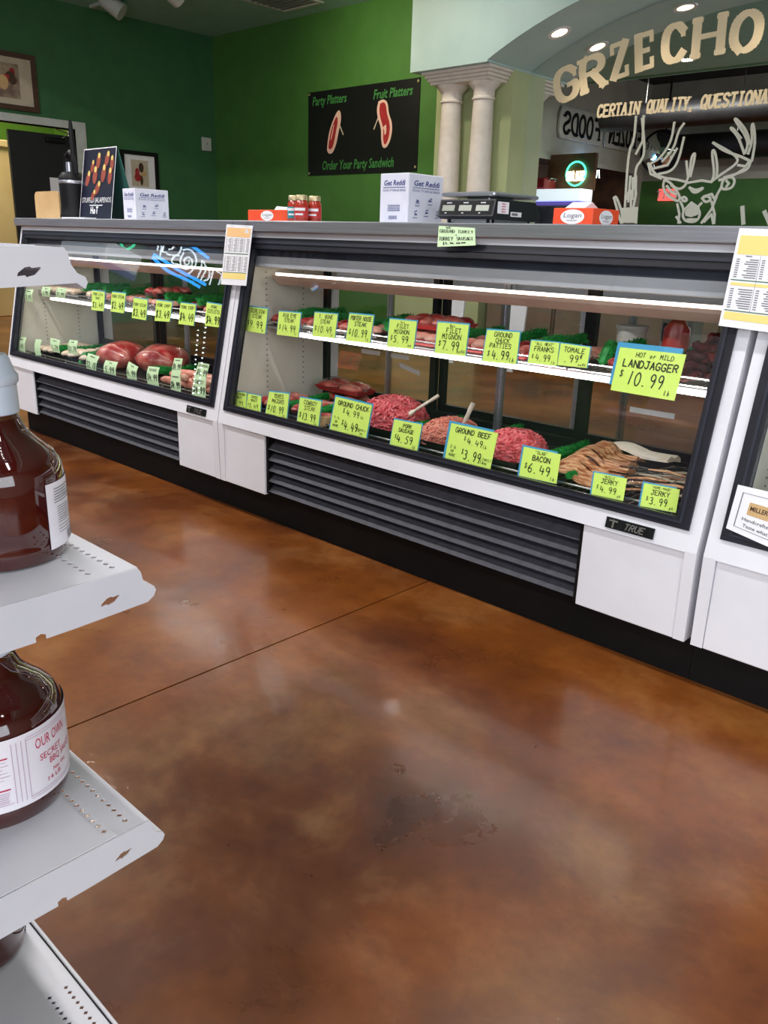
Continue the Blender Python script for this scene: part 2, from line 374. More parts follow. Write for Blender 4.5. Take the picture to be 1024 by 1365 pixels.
# ------------------------------------------------------------------ lettering
GL = {
'A':[[(0,0),(2,6),(4,0)],[(.8,2.2),(3.2,2.2)]], 'B':[[(0,0),(0,6),(2.6,6),(3.5,5.2),(3.5,3.9),(2.6,3.1),(0,3.1)],[(2.6,3.1),(4,2.3),(4,.9),(2.8,0),(0,0)]],
'C':[[(4,4.9),(3,6),(1.2,6),(0,4.6),(0,1.4),(1.2,0),(3,0),(4,1.1)]], 'D':[[(0,0),(0,6),(2.2,6),(4,4.4),(4,1.6),(2.2,0),(0,0)]],
'E':[[(4,6),(0,6),(0,0),(4,0)],[(0,3.1),(3,3.1)]], 'F':[[(4,6),(0,6),(0,0)],[(0,3.1),(3,3.1)]],
'G':[[(4,4.9),(3,6),(1.2,6),(0,4.6),(0,1.4),(1.2,0),(3,0),(4,1.1),(4,2.7),(2.4,2.7)]], 'H':[[(0,0),(0,6)],[(4,0),(4,6)],[(0,3.1),(4,3.1)]],
'I':[[(1,0),(3,0)],[(1,6),(3,6)],[(2,0),(2,6)]], 'J':[[(1,6),(4,6)],[(3,6),(3,1.2),(2,0),(.8,0),(0,1.2)]], 'K':[[(0,0),(0,6)],[(4,6),(0,2.6)],[(1.4,3.6),(4,0)]],
'L':[[(0,6),(0,0),(3.8,0)]], 'M':[[(0,0),(.3,6),(2,2.4),(3.7,6),(4,0)]], 'N':[[(0,0),(0,6),(4,0),(4,6)]],
'O':[[(1.3,0),(0,1.5),(0,4.5),(1.3,6),(2.7,6),(4,4.5),(4,1.5),(2.7,0),(1.3,0)]], 'P':[[(0,0),(0,6),(2.8,6),(4,5.1),(4,3.7),(2.8,2.8),(0,2.8)]],
'Q':[[(1.3,0),(0,1.5),(0,4.5),(1.3,6),(2.7,6),(4,4.5),(4,1.5),(2.7,0),(1.3,0)],[(2.4,1.6),(4.2,-.4)]], 'R':[[(0,0),(0,6),(2.8,6),(4,5.1),(4,3.8),(2.8,3),(0,3)],[(2,3),(4,0)]],
'S':[[(3.9,5),(3,6),(1,6),(0,5),(.3,3.7),(3.6,2.5),(4,1.2),(3,0),(1,0),(0,1)]], 'T':[[(0,6),(4,6)],[(2,6),(2,0)]], 'U':[[(0,6),(0,1.4),(1.2,0),(2.8,0),(4,1.4),(4,6)]],
'V':[[(0,6),(2,0),(4,6)]], 'W':[[(0,6),(1,0),(2,3.6),(3,0),(4,6)]], 'X':[[(0,0),(4,6)],[(0,6),(4,0)]], 'Y':[[(0,6),(2,3),(4,6)],[(2,3),(2,0)]], 'Z':[[(0,6),(4,6),(0,0),(4,0)]],
'0':[[(1.4,0),(.2,1.6),(.3,4.5),(1.7,6),(2.9,6),(3.9,4.4),(3.8,1.5),(2.6,0),(1.4,0)]], '1':[[(2.6,6),(1.6,0)]], '2':[[(.3,4.6),(1.2,6),(2.8,6),(3.8,4.8),(3.2,3.2),(0,0),(4,0)]],
'3':[[(.4,5.5),(2,6),(3.5,5.2),(3.2,3.9),(1.6,3.3),(3.4,2.7),(3.6,1),(2,0),(.2,.6)]], '4':[[(.9,6),(.2,2.3),(4.1,2.3)],[(3.2,4.4),(2.9,0)]], '5':[[(3.8,6),(1,6),(.6,3.5),(2.6,3.8),(3.7,2.6),(3.2,.8),(1.8,0),(.2,.5)]],
'6':[[(3.2,6),(1.2,4.2),(.3,2),(1,.3),(2.6,0),(3.7,1.2),(3.2,2.7),(1.8,3),(.5,2)]], '7':[[(.2,6),(3.9,6),(1.6,0)]], '8':[[(2,3.2),(.5,4.5),(1.6,6),(3,6),(3.7,4.6),(2,3.2),(.3,1.6),(1.3,0),(3,0),(3.8,1.6),(2,3.2)]],
'9':[[(3.6,4.4),(2.6,3),(1,3),(.3,4.4),(1.2,6),(2.8,6),(3.6,4.8),(3.4,2.4),(2.2,0)]],
'$':[[(3.6,5),(2.6,5.6),(1,5.4),(.6,4.2),(3.2,2.4),(3.2,1),(1.8,.3),(.3,1)],[(2,6.6),(1.6,-.6)]], '.':[[(.9,0),(1.5,0)]], ',':[[(1.4,.4),(.8,-1)]], '"':[[(.8,6),(.6,4.8)],[(2,6),(1.8,4.8)]], "'":[[(1.4,6.2),(1,4.8)]],
'-':[[(.8,3),(3.2,3)]], '/':[[(.4,-.4),(3.6,6.4)]], '&':[[(4,0),(.8,4.6),(1.4,6),(2.6,6),(2.8,4.6),(.4,2),(.8,.2),(2.4,0),(3.8,2.4)]], '+':[[(2,4.6),(2,1.4)],[(.6,3),(3.4,3)]], '%':[[(0,0),(4,6)],[(0,6),(.8,5.2)],[(3.2,.8),(4,0)]],
'c':[[(3.4,4.4),(2.4,5.2),(1,4.6),(.8,2.6),(2,1.6),(3.4,2.4)],[(2.5,6.4),(1.5,.4)]],
'~':[[(0,2),(.8,4.6),(1.4,2),(2.2,4.8),(2.9,2.2),(3.4,4),(4.2,2.4)]],
'l':[[(2,6.2),(1.2,1.2),(1.8,.1),(2.6,.5)]], 'b':[[(1.4,6.2),(.6,0)],[(.7,1.6),(2,3.4),(3.2,2.4),(2.6,.3),(.9,.1)]], 'o':[[(1.2,0),(.4,1.4),(1,3.2),(2.6,3.4),(3.4,2),(2.8,.3),(1.2,0)]], 'r':[[(.6,0),(.9,3.4)],[(.8,2),(2,3.4),(3.2,3)]],
'z':[[(.4,3.4),(3.4,3.4),(.3,0),(3.6,0)]], 'e':[[(.5,1.8),(3.2,2),(2.6,3.5),(1.2,3.4),(.4,1.8),(1.2,.1),(3,.5)]], 'a':[[(3,3.2),(1.2,3.4),(.3,1.4),(1.2,0),(2.8,1.6),(3.1,3.4),(3,.1)]], 'p':[[(.8,3.4),(.4,-2)],[(.7,2.4),(2,3.5),(3.3,2.6),(2.6,.6),(.7,.6)]], 'k':[[(.9,6),(.5,0)],[(3,3.4),(.7,1.6)],[(1.4,2),(3.3,0)]],
}
def smooth_poly(p, it=1):
    for _ in range(it):
        if len(p) < 4: return p
        q = [p[0]]
        for a, b in zip(p[:-1], p[1:]):
            q += [(a[0]*.75+b[0]*.25, a[1]*.75+b[1]*.25), (a[0]*.25+b[0]*.75, a[1]*.25+b[1]*.75)]
        q.append(p[-1]); p = q
    return p
ROUND = set('BCDGJOPQRSU0235689&$cboreapz')
_rk = [0]
def ribbon(m, pts, w, place):
    o_ = place(0, 0); nrm = (place(1e-3, 0)-o_).cross(place(0, 1e-3)-o_)
    nrm = nrm.normalized() if nrm.length > 1e-12 else Vector((0,0,0))
    for a, b in zip(pts[:-1], pts[1:]):
        d = (b[0]-a[0], b[1]-a[1]); l = math.hypot(*d)
        if l < 1e-7: continue
        d = (d[0]/l, d[1]/l); e = w*.32
        a2 = (a[0]-d[0]*e, a[1]-d[1]*e); b2 = (b[0]+d[0]*e, b[1]+d[1]*e); n = (-d[1]*w/2, d[0]*w/2)
        _rk[0] = (_rk[0]+1) % 60; k_ = nrm*(1.2e-5*_rk[0])      # each stroke lies a hair above the one before
        m.add([place(a2[0]+n[0],a2[1]+n[1])+k_, place(a2[0]-n[0],a2[1]-n[1])+k_, place(b2[0]-n[0],b2[1]-n[1])+k_, place(b2[0]+n[0],b2[1]+n[1])+k_], [(0,1,2,3)])
def stroke_text(m, text, x, y, h, place, weight=.12, maxw=None, slab=False, jit=0.0, aspect=1.0, slant=0.0, anchor='c'):
    """text in strokes on a local 2-D frame: x,y = middle of the line; place(x,y) maps to the world"""
    u = h/6*aspect; adv = 5.6*u
    W = len(text)*adv - 1.6*u
    if maxw and W > maxw: k = maxw/W; u *= k; adv *= k; W = maxw
    x0 = x - W/2 if anchor == 'c' else x
    v = h/6
    for i, ch in enumerate(text):
        if ch == ' ': continue
        jx = random.uniform(-jit, jit)*h; jy = random.uniform(-jit, jit)*h
        for pl in GL.get(ch, GL.get(ch.upper(), [])):
            p = smooth_poly(pl, 2) if (ch in ROUND) else pl
            q = [(x0+i*adv+px*u+jx+slant*py*v, y-h/2+py*v+jy) for px, py in p]
            ribbon(m, q, h*weight, place)
            if slab:
                for e, nb in ((q[0], q[1]), (q[-1], q[-2])):
                    if abs(e[1]-nb[1]) > abs(e[0]-nb[0])*0.8:
                        s = h*.17
                        ribbon(m, [(e[0]-s, e[1]), (e[0]+s, e[1])], h*.085, place)
def frame2d(origin, U, V, N=None, off=0.0):
    o = Vector(origin); U = Vector(U); V = Vector(V); n = Vector(N).normalized()*off if N is not None else Vector((0,0,0))
    return lambda x, y: o + U*x + V*y + n
_tc = [0]
def font_text(m, text, h, place, x=0, y=0, align='CENTER', width=None, shear=0.0, bold=0.0):
    """printed lettering from Blender's own built-in font, laid flat through place(x,y)"""
    cu = bpy.data.curves.new('lettering_source', 'FONT'); cu.body = text; cu.size = 1.0; cu.align_x = align; cu.shear = shear
    cu.resolution_u = 2; cu.fill_mode = 'FRONT'; cu.offset = bold
    ob = bpy.data.objects.new('lettering_source', cu); COL.objects.link(ob)
    dg = bpy.context.evaluated_depsgraph_get(); me = bpy.data.meshes.new_from_object(ob.evaluated_get(dg))
    vs = [v.co.copy() for v in me.vertices]; fs = [tuple(p.vertices) for p in me.polygons]
    bpy.data.objects.remove(ob); bpy.data.curves.remove(cu); bpy.data.meshes.remove(me)
    if not vs: return
    w = max(v.x for v in vs) - min(v.x for v in vs)
    sx = h/0.7
    if width: sx = width/max(w, 1e-6)
    sy = h/0.7
    m.add([place(x+v.x*sx, y+v.y*sy) for v in vs], fs)

# ------------------------------------------------------------------ the room
XL, YB, CEIL, HIGH = -9.12, 6.58, 3.25, 4.3
XR, YF = 3.5, -4.6
YE = 1.70                       # where the lowered ceiling over the counter ends
# floor: two slabs meeting at a saw-cut joint
fl = bpy.data.objects.new('floor', None); COL.objects.link(fl); fl.location = (0, 0, 0); fl['kind'] = 'structure'
JX = -1.503
part('slab', M().box(-12.5, JX-.0025, YF-.2, YB+.2, -.12, 0), MT['floor'], fl)
part('slab', M().box(JX+.0025, XR+.2, YF-.2, YB+.2, -.12, 0), MT['floor'], fl)
part('joint_filler', M().box(JX-.0025, JX+.0025, YF-.2, YB+.2, -.12, -.004), MT['kick'], fl)
# left wall with the doorway, and the panelled part seen in the mirror
m = M()
m.box(XL-.15, XL, 4.75, YB+.15, 0, CEIL+.05)            # right of the doorway
m.box(XL-.15, XL, 3.3, 4.75, 2.05, CEIL+.05)            # above the doorway
m.box(XL-.15, XL, YE, 3.3, 0, CEIL+.05)
wl = struct('wall_left', m, MT['green'])
m = M(); m.box(XL-.15, XL, YF, YE, 2.58, HIGH); m.box(XL-.15, XL, .4, YE, 0, 2.58); m.box(XL-.15, XL, YF, -4.2, 0, 2.58)
struct('wall_left_front', m, MT['greige'])
m = M().box(XL-1.0, XL-.9, YF, .6, 0, 2.7); m.box(XL-.9, XL-.15, .4, .5, 0, 2.6); m.box(XL-.9, XL-.15, YF, -4.2, 0, 2.6); m.box(XL-.9, XL-.15, YF, .5, 2.58, 2.66)
struct('wall_alcove', m, MT['wood'])
m = M(); m.box(XL, XL+.03, -4.2, .4, 2.54, 2.62); struct('trim_1', m, MT['greige'])
m = M(); m.box(XL-.17, XL+.015, 4.75, 4.866, 0, 2.05); m.box(XL-.17, XL+.015, 3.2, 4.866, 2.05, 2.125); m.box(XL-.17, XL+.015, 3.2, 3.3, 0, 2.05)
struct('trim_2', m, MT['trim'])
# black door leaf standing half across the doorway
d1 = bpy.data.objects.new('door_1', None); COL.objects.link(d1); d1.location = (XL-.10, 4.4, 0); d1['kind'] = 'structure'
part('leaf', M().bbox(XL-.13, XL-.09, 4.056, 4.75, .01, 1.985, .004), MT['bdoor'], d1)
part('closer', M().bbox(XL-.09, XL-.04, 4.45, 4.66, 1.90, 1.95, .008), MT['black'], d1)
part('closer_arm', M().tube([(XL-.06, 4.62, 1.95), (XL-.04, 4.70, 2.0), (XL-.02, 4.55, 2.03)], .007, 6), MT['chrome'], d1)
part('notice', M().box(XL-.089, XL-.085, 4.46, 4.56, 1.33, 1.55), MT['paper'], d1)
part('handle', M().tube([(XL-.09, 4.12, 1.0), (XL-.03, 4.12, 1.0), (XL-.03, 4.25, 1.0)], .011, 8), MT['chrome'], d1)
# the passage beyond the doorway
m = M().box(XL-2.3, XL-2.2, 2.2, 6, 0, 3.0); m.box(XL-2.2, XL-.15, 5.6, 5.7, 0, 3.0); m.box(XL-2.2, XL-.15, 2.2, 2.3, 0, 3.0); m.box(XL-2.3, XL-.15, 2.2, 5.7, 3.0, 3.1)
struct('wall_passage', m, MT['olive'])
area('passage_fill', (XL-.7, 3.6, 2.95), (XL-1.2, 3.6, 0), .6, .6, 60, (1.0, .9, .75))  # unseen fill light added to brighten the cabinet and green wall in here
t = thing('tall_cabinet', 'tan tall cabinet seen through the doorway beside the black door', 'cabinet', (XL-1.5, 3.6, 0))
part('body', M().bbox(XL-1.9, XL-1.2, 2.5, 4.9, 0, 1.90, .01), MT['tan'], t)
part('top_moulding', M().bbox(XL-1.92, XL-1.17, 2.48, 4.92, 1.90, 1.98, .01), MT['tan'], t)
# back wall (poster wall, goes on behind the mirror)
struct('wall_back', M().box(XL-.15, XR+.15, YB, YB+.15, 0, CEIL+.05), MT['backgreen'])
struct('baseboard_back', M().box(XL, -5.37, YB-.015, YB, 0, .1), MT['black'])
m = M().box(XL-.15, -.85, YF-.15, YF, 0, 2.45)
m.box(-.85, XR, YF-.15, YF, 0, .65); m.box(3.25, XR, YF-.15, YF, .65, 2.45)
struct('wall_front', m, MT['backgreen'])
m = M().box(XL-.15, -.85, YF-.15, YF, 2.45, HIGH); m.box(-.85, XR, YF-.15, YF, 2.85, HIGH); m.box(3.25, XR, YF-.15, YF, 2.45, 2.85)
struct('wall_front_upper', m, MT['greige']); struct('trim_4', M().box(XL, -.85, YF, YF+.02, 2.42, 2.48), MT['greige'])
m = M().box(XR, XR+.15, YE, YB+.15, 0, CEIL+.05); m.box(XR, XR+.15, YF-.15, -3.55, 0, HIGH); m.box(XR, XR+.15, .75, YE, 0, HIGH)
m.box(XR, XR+.15, -3.55, .75, 0, .65); m.box(XR, XR+.15, -3.55, .75, 2.85, HIGH)
struct('wall_right', m, MT['greige'])
def window(name, x0, x1, y0, y1):
    w = bpy.data.objects.new(name, None); COL.objects.link(w); w.location = ((x0+x1)/2, (y0+y1)/2, .65); w['kind'] = 'structure'
    along = 0 if abs(x1-x0) > abs(y1-y0) else 1
    a0, a1 = (x0, x1) if along == 0 else (y0, y1); n = 3
    def bx(a, b, z0, z1, th):
        c = (y0+y1)/2 if along == 0 else (x0+x1)/2
        return M().box(a, b, c-th, c+th, z0, z1) if along == 0 else M().box(c-th, c+th, a, b, z0, z1)
    part('window_sill', bx(a0, a1, .65, .70, .07), MT['trim'], w); part('window_head', bx(a0, a1, 2.80, 2.85, .05), MT['trim'], w)
    for i in range(n+1):
        c = a0 + (a1-a0)*i/n; c = min(max(c, a0+.025), a1-.025)
        part('mullion', bx(c-.025, c+.025, .70, 2.80, .04), MT['trim'], w)
    for i in range(n):
        part('pane', bx(a0+(a1-a0)*i/n+.025, a0+(a1-a0)*(i+1)/n-.025, .70, 2.80, .004), MT['winglass'], w)
window('window_1', -.85, 3.25, YF-.1, YF-.1); window('window_2', XR+.1, XR+.1, -3.55, .75)
# ceilings: lowered over the counter, open and dark over the shop
m = M().box(XL-.15, XR+.15, YE, YB+.15, CEIL, CEIL+.1); struct('ceiling', m, MT['ceil'])
struct('ceiling_drop_face', M().box(XL-.15, XR+.15, YE-.05, YE, CEIL-.02, HIGH), MT['ceil'])
struct('ceiling_open', M().box(XL-.15, XR+.15, YF-.15, YE, HIGH, HIGH+.1), MT['dark_ceil'])

# soffit with the segmental arch over the mirror
SX0, SX1, SY0 = -5.365, -0.09, 5.95
AX0, AX1, ASZ = -4.53, -0.93, 2.425
ARC = (AX0+AX1)/2; HALF = (AX1-AX0)/2; RISE = .425; ARAD = (HALF**2+RISE**2)/(2*RISE); ACZ = ASZ+RISE-ARAD
def archz(x): return ACZ + math.sqrt(max(ARAD**2-(x-ARC)**2, 0))
xs = [AX0+(AX1-AX0)*i/40 for i in range(41)]
poly = [(SX0, CEIL), (SX0, 2.41), (AX0, 2.41)] + [(x, archz(x)) for x in xs] + [(AX1, 2.41), (SX1, 2.41), (SX1, CEIL)]
m = M().prism(poly, 1, SY0, YB-.001); 
# concave outline: rebuild faces as strips so that the fill is clean
m = M()
def zlow(x): return archz(x) if AX0 <= x <= AX1 else 2.41
sx = [SX0] + xs + [SX1]
for yy in (SY0, YB-.001):
    base = len(m.v)
    pts = []
    pts = [(SX0,yy,2.41),(AX0-1e-4,yy,2.41)] + [(x,yy,archz(x)) for x in xs] + [(AX1+1e-4,yy,2.41),(SX1,yy,2.41)]
    top = [(p[0],yy,CEIL) for p in pts]
    n = len(pts); m.add(pts+top, [(i,i+1,n+i+1,n+i) for i in range(n-1)])
n = len(pts)
m.f += [(i, i+1, 2*n+i+1, 2*n+i) for i in range(n-1)]
m.f += [(0, n, 3*n, 2*n), (n-1, 2*n-1, 4*n-1, 3*n-1)]
struct('wall_arch_soffit', m, MT['teal'])
# pilasters either side of the mirror
for nm, x0, x1 in (('wall_pilaster', -5.37, AX0), ('wall_pilaster_far', AX1, -0.09)):
    m = M().box(x0, x1, 6.33, YB-.001, 0, 2.41); struct(nm, m, MT['sage'])
# back-bar plinth under the columns
struct('trim_3', M().box(-5.5, -4.5, 6.0, 6.33, 0, .92), MT['sage'])
def column(cx, cy, label):
    t = thing('column', label, 'column', (cx, cy, .92), 'plaster columns beside the mirror')
    s = M(); s.smooth = True
    k = 40; n = 12; vs = []; zz = [.99 + (2.17-.99)*i/n for i in range(n+1)]
    for i, z in enumerate(zz):
        r = .108 - .020*(i/n)**1.5
        for j in range(k):
            a = 2*math.pi*j/k; q = r*(1 - .035*(abs(math.sin(a*10)) < .5))
            vs.append((cx+q*math.cos(a), cy+q*math.sin(a), z))
    s.add(vs, [(i*k+j, i*k+(j+1)%k, (i+1)*k+(j+1)%k, (i+1)*k+j) for i in range(n) for j in range(k)])
    part('shaft', s, MT['column'], t)
    b = M(); b.smooth = True; b.lathe((cx,cy,.92), [(0,0),(.14,0),(.14,.03),(.12,.04),(.13,.055),(.108,.07),(.0,.07)], 32); part('base', b, MT['column'], t)
    c_ = M(); c_.smooth = True; c_.lathe((cx,cy,2.17), [(.0,0),(.088,0),(.1,.008),(.1,.02),(.09,.03),(.092,.08),(.11,.10),(.135,.125),(.14,.14),(0,.14)], 32); part('capital', c_, MT['column'], t)
    return t
column(-5.085, 6.20, 'white plaster column beside the arch, the one nearer the black banner')
column(-4.735, 6.20, 'white plaster column beside the arch, the one nearer the mirror')
t = thing('entablature', 'stepped white plaster block across the tops of the two columns', 'moulding', (-4.91, 6.2, 2.31))
m = M(); 
for i, (e, z0, z1) in enumerate(((.0,2.31,2.335),(.018,2.335,2.36),(.036,2.36,2.385),(.058,2.385,2.41))):
    m.bbox(-5.225-e, -4.595+e, 6.06-e, 6.33, z0, z1, .004)
part('stepped_block', m, MT['column'], t)
m = M(); m.smooth = True; m.lathe((-4.735, 6.2, 2.405), [(0,0),(.1,0),(.1,.004),(0,.004)], 16)
# ------------------------------------------------------------------ the mirror with its lettering and etched deer
MY = YB - .012
mr = thing('mirror', 'large arched wall mirror with cream lettering and an etched deer', 'mirror', (ARC, MY, .9))
m = M(); pts = [(x, MY, archz(x)-.002) for x in xs]; lo = [(x, MY, .9) for x in xs]; n = len(xs)
bk = [(x, MY+.008, z) for x, _, z in pts+lo]
m.add(lo+pts, [(i, i+1, n+i+1, n+i) for i in range(n-1)])
part('mirror_pane', m, MT['mirror'], mr)
m = M(); m.box(AX0, AX1, MY-.01, MY+.008, .86, .9); part('bottom_channel', m, MT['steel'], mr)
MW = MY - .004
def mpl(x, y): return Vector((x, MW, y))
def mz(px, py): q = P(px, py, 1, MW); return (q.x, q.z)
m = M()
for ch, (u0, u1, v0, v1) in dict(G=(170,275,275,392), R=(272,382,225,352), Z=(390,478,175,302), E=(492,580,137,268), C=(597,705,108,235), H=(720,858,75,210), O=(868,1008,60,190)).items():
    k = 344/1024
    cx_, cz_ = mz(680+(u0+u1)/2*k, (v0+v1)/2*k)
    xl, _ = mz(680+u0*k, (v0+v1)/2*k); xr, _ = mz(680+u1*k, (v0+v1)/2*k)
    sl = math.atan2(-(cx_-ARC), ARAD)*.85
    h = .285; wd_ = max(.10, abs(xr-xl)*.98-.075)
    ca, sa = math.cos(sl), math.sin(sl)
    pf = lambda x, y: Vector((cx_ + x*ca - y*sa, MW, cz_ + x*sa + y*ca))
    # heavy slab-serif letter: thick strokes with thin crossbars
    u = wd_/4; v = (h-.05)/6
    for pl in GL[ch]:
        p = smooth_poly(pl, 2) if ch in ROUND else pl
        q = [((a-2)*u, (b-3)*v) for a, b in p]
        for a, b in zip(q[:-1], q[1:]):
            vert = abs(b[1]-a[1]) / (math.hypot(b[0]-a[0], b[1]-a[1]) + 1e-9)
            ribbon(m, [a, b], .036 + .032*vert, pf)
    for (ex, ey) in {'R':[(0,0),(0,6),(4,0)], 'Z':[], 'E':[], 'H':[(0,0),(0,6),(4,0),(4,6)], 'G':[], 'C':[], 'O':[]}[ch]:
        ribbon(m, [((ex-2)*u-.032, (ey-3)*v), ((ex-2)*u+.032, (ey-3)*v)], .032, pf)
    for (ex, ey, d) in {'Z':[(0,6,-1),(4,0,1)], 'E':[(4,6,-1),(4,0,1)], 'C':[(4,4.9,-.6)], 'G':[(4,4.9,-.6)]}.get(ch, []):
        ribbon(m, [((ex-2)*u, (ey-3)*v), ((ex-2)*u, (ey-3)*v+d*.055)], .034, pf)
part('name_lettering', m, MT['vinyl'], mr, 'cream slab-serif lettering reading GRZECHO')
m = M()
a = mz(796, 148.5); b = mz(1023, 128.5)
hh = .098
for wo, pa, pb_ in (('CERTAIN',(796,148.5),(853,143.5)), ('QUALITY,',(862,142.5),(927,137)), ('QUESTIONA',(934,136),(1024,128.5))):
    a = mz(*pa); b = mz(*pb_); m = M()
    stroke_text(m, wo, (a[0]+b[0])/2, (a[1]+b[1])/2, hh*.86, mpl, .21, b[0]-a[0]-.015, slab=True, aspect=1.3, slant=.06)
    part('motto_lettering', m, MT['vinyl'], mr, 'small cream lettering reading '+wo)
# the etched deer and the etched hand with its fork, drawn as frosted lines
def Z3(u, v): return mz(680+u*344/1024, v*344/1024)
def etch(lines, w=.012):
    mm = M()
    for ln in lines:
        p = [Z3(*q) for q in ln]
        ribbon(mm, smooth_poly(p, 2), w, mpl)
    return mm
deer = [
 [(612,715),(606,740),(620,772),(648,790),(668,800),(676,780),(650,740),(630,720),(612,715)], [(640,735),(668,752),(690,742),(700,726)], [(622,738),(640,760),(660,772)],
 [(852,706),(880,700),(893,716),(884,742),(860,752),(838,748),(842,722),(852,706)], [(858,716),(868,728),(858,742)],
 [(556,650),(570,688),(610,706),(660,712),(700,722)], [(548,648),(558,690),(600,708)], [(556,650),(600,625),(640,560),(652,486)], [(604,640),(650,590),(668,520),(690,490)], [(570,668),(625,655),(662,590)], [(590,690),(640,680),(668,640),(690,545)],
 [(700,722),(712,690),(720,620),(736,604),(728,650),(716,700)], [(700,640),(706,700)],
 [(800,720),(812,690),(800,600),(812,594),(824,660),(820,700)], [(800,720),(840,690),(900,650),(905,625),(860,595),(806,566)], [(806,566),(850,600),(910,618),(956,640)], [(956,640),(944,672),(900,690),(850,704)], [(960,638),(974,560),(966,488),(958,500),(962,560),(945,610)], [(930,610),(905,540),(872,506),(886,510),(916,548)], [(934,606),(946,570),(930,530),(888,470),(902,474),(940,520),(952,570)], [(905,655),(935,660),(950,640)], [(830,715),(880,700),(930,670)],
 [(712,744),(732,770),(774,742),(736,756),(712,744)], [(680,786),(692,780),(704,794),(690,800),(680,786)], [(762,786),(784,776),(800,792),(776,804),(762,786)], [(768,780),(800,770),(812,790)],
 [(676,800),(690,830),(684,860),(700,880),(740,880),(756,850),(744,822),(760,806)], [(694,830),(720,804),(746,822)], [(700,840),(724,826),(742,842)],
 [(664,810),(672,850),(668,884)], [(660,860),(676,884)], [(820,780),(800,830),(760,884)], [(800,800),(812,850),(810,886)], [(770,880),(800,850),(806,886)], [(840,740),(812,790)], [(700,726),(760,716),(800,722)],
]
part('deer_outline', etch(deer, .018), MT['etch'], mr, 'frosted outline of an antlered deer head')
m = M()
for poly in ([(694,838),(724,806),(748,826),(746,852),(718,862),(696,856)], [(700,866),(744,866),(736,880),(706,880)]):
    q = [mpl(*Z3(*p)) for p in poly]; m.add(q, [tuple(range(len(q)))])
part('deer_muzzle', m, MT['etch'], mr)
hand = [[(500,462),(492,560),(470,600),(456,820)], [(530,460),(526,560),(500,610)], [(524,470),(536,600),(520,640),(500,660),(494,730),(500,770)], [(478,700),(470,800)], [(488,706),(486,790)], [(500,700),(498,780),(490,820)], [(414,790),(412,784),(422,780),(440,830),(444,850)], [(414,790),(430,850),(440,884)], [(444,830),(504,826),(500,884)], [(444,850),(446,884)], [(462,790),(470,760),(482,756),(480,820)]]
part('hand_outline', etch(hand, .02), MT['etch'], mr, 'frosted outline of a raised hand with a fork')
m = M(); q = [mpl(*Z3(*p)) for p in [(446,830),(504,828),(500,884),(448,884)]]; m.add(q, [(0,1,2,3)])
part('hand_cuff', m, MT['etch'], mr)
for g_ in ([(922,822),(926,886)], [(1010,840),(1030,886)]): part('grass_blade', etch([g_], .03), MT['etch'], mr)

# recessed downlights: arch soffit and lowered ceiling
def downlight(x, y, z, label, warm=True, power=10, r=.075, tilt=0.0, cone=110):
    t = thing('downlight', label, 'downlight', (x, y, z), 'recessed downlights')
    m = M(); m.smooth = True; m.lathe((x, y, z-.004), [(r*.82,-.001),(r*1.15,-.004),(r*1.2,.003),(r*.82,.004)], 28)
    part('trim_ring', m, MT['white'], t)
    m = M(); m.lathe((x, y, z-.003), [(0,0),(r*.82,0)], 28); part('lens', m, MT['downlight' if z < CEIL-.01 else ('warmlight' if warm else 'coollight')], t)
    l = bpy.data.lights.new('downlight_glow', 'SPOT'); l.energy = power; l.spot_size = math.radians(cone); l.spot_blend = .8; l.shadow_soft_size = r*.7
    l.color = (1.0, .84, .62) if warm else (1.0, .96, .90)
    o = bpy.data.objects.new('downlight_glow', l); COL.objects.link(o); o.parent = t; o.location = (0, 0, -.02)
    if tilt:
        for c in t.children:
            pass
        t.rotation_euler = (0, tilt, 0)
    return t
for x, lb in ((-4.08, 'warm downlight in the arch soffit nearest the white columns'), (-3.34, 'warm downlight in the arch soffit above the cream letters E and C'), (-2.55, 'warm downlight at the crown of the arch soffit')):
    sl = math.asin((x-ARC)/ARAD)
    downlight(x, 6.27, archz(x), lb, True, 14, .078, sl)
downlight(-5.14, 2.36, CEIL, 'round cool downlight in the lowered ceiling, seen in the mirror', False, 60, .09)
downlight(-1.4, 2.9, CEIL, 'unseen cool downlight added in the lowered ceiling to light the floor behind the cases', False, 50, .09)  # added out of view to brighten the floor behind the cases
downlight(-5.71, 5.13, CEIL, 'round downlight in the lowered ceiling before the black banner', True, 30, .10, 0, 125)
downlight(-4.65, 5.10, CEIL, 'round downlight in the lowered ceiling before the two columns', False, 14, .10, 0, 160)
downlight(-2.83, 4.32, CEIL, 'round downlight in the lowered ceiling before the middle of the mirror', False, 25, .10, 0, 140)

# the rooms' things seen only in the mirror
t = thing('duct', 'black round duct hanging across the shop, seen in the mirror', 'duct', (-2.6, -.7, 3.2))
m = M(); m.smooth = True; m.lathe((-7.75, -.30, 3.05), [(0,0),(.15,.0),(.19,.03),(.195,.1),(.195,11)], 28, axis=0); part('duct_tube', m, MT['duct'], t)
for x in (-7, -4.5, -2): part('hanger', M().tube([(x, -.30, 3.25), (x, -.30, HIGH)], .01, 6), MT['chrome'], t)
t = thing('duct', 'second black round duct close to the front wall, seen in the mirror', 'duct', (-2.6, -4.1, 3.0))
m = M(); m.smooth = True; m.lathe((-8.2, -4.1, 3.0), [(0,0),(.2,.0),(.24,.03),(.245,.1),(.245,11)], 28, axis=0); part('duct_tube', m, MT['duct'], t)
for x in (-7, -4.5, -2): part('hanger', M().tube([(x, -4.1, 3.24), (x, -4.1, HIGH)], .01, 6), MT['chrome'], t)
t = thing('hanging_sign', 'long grey metal sign with dark letters FROZEN FOODS, seen in the mirror', 'sign', (XL+.06, -2.75, 2.95))
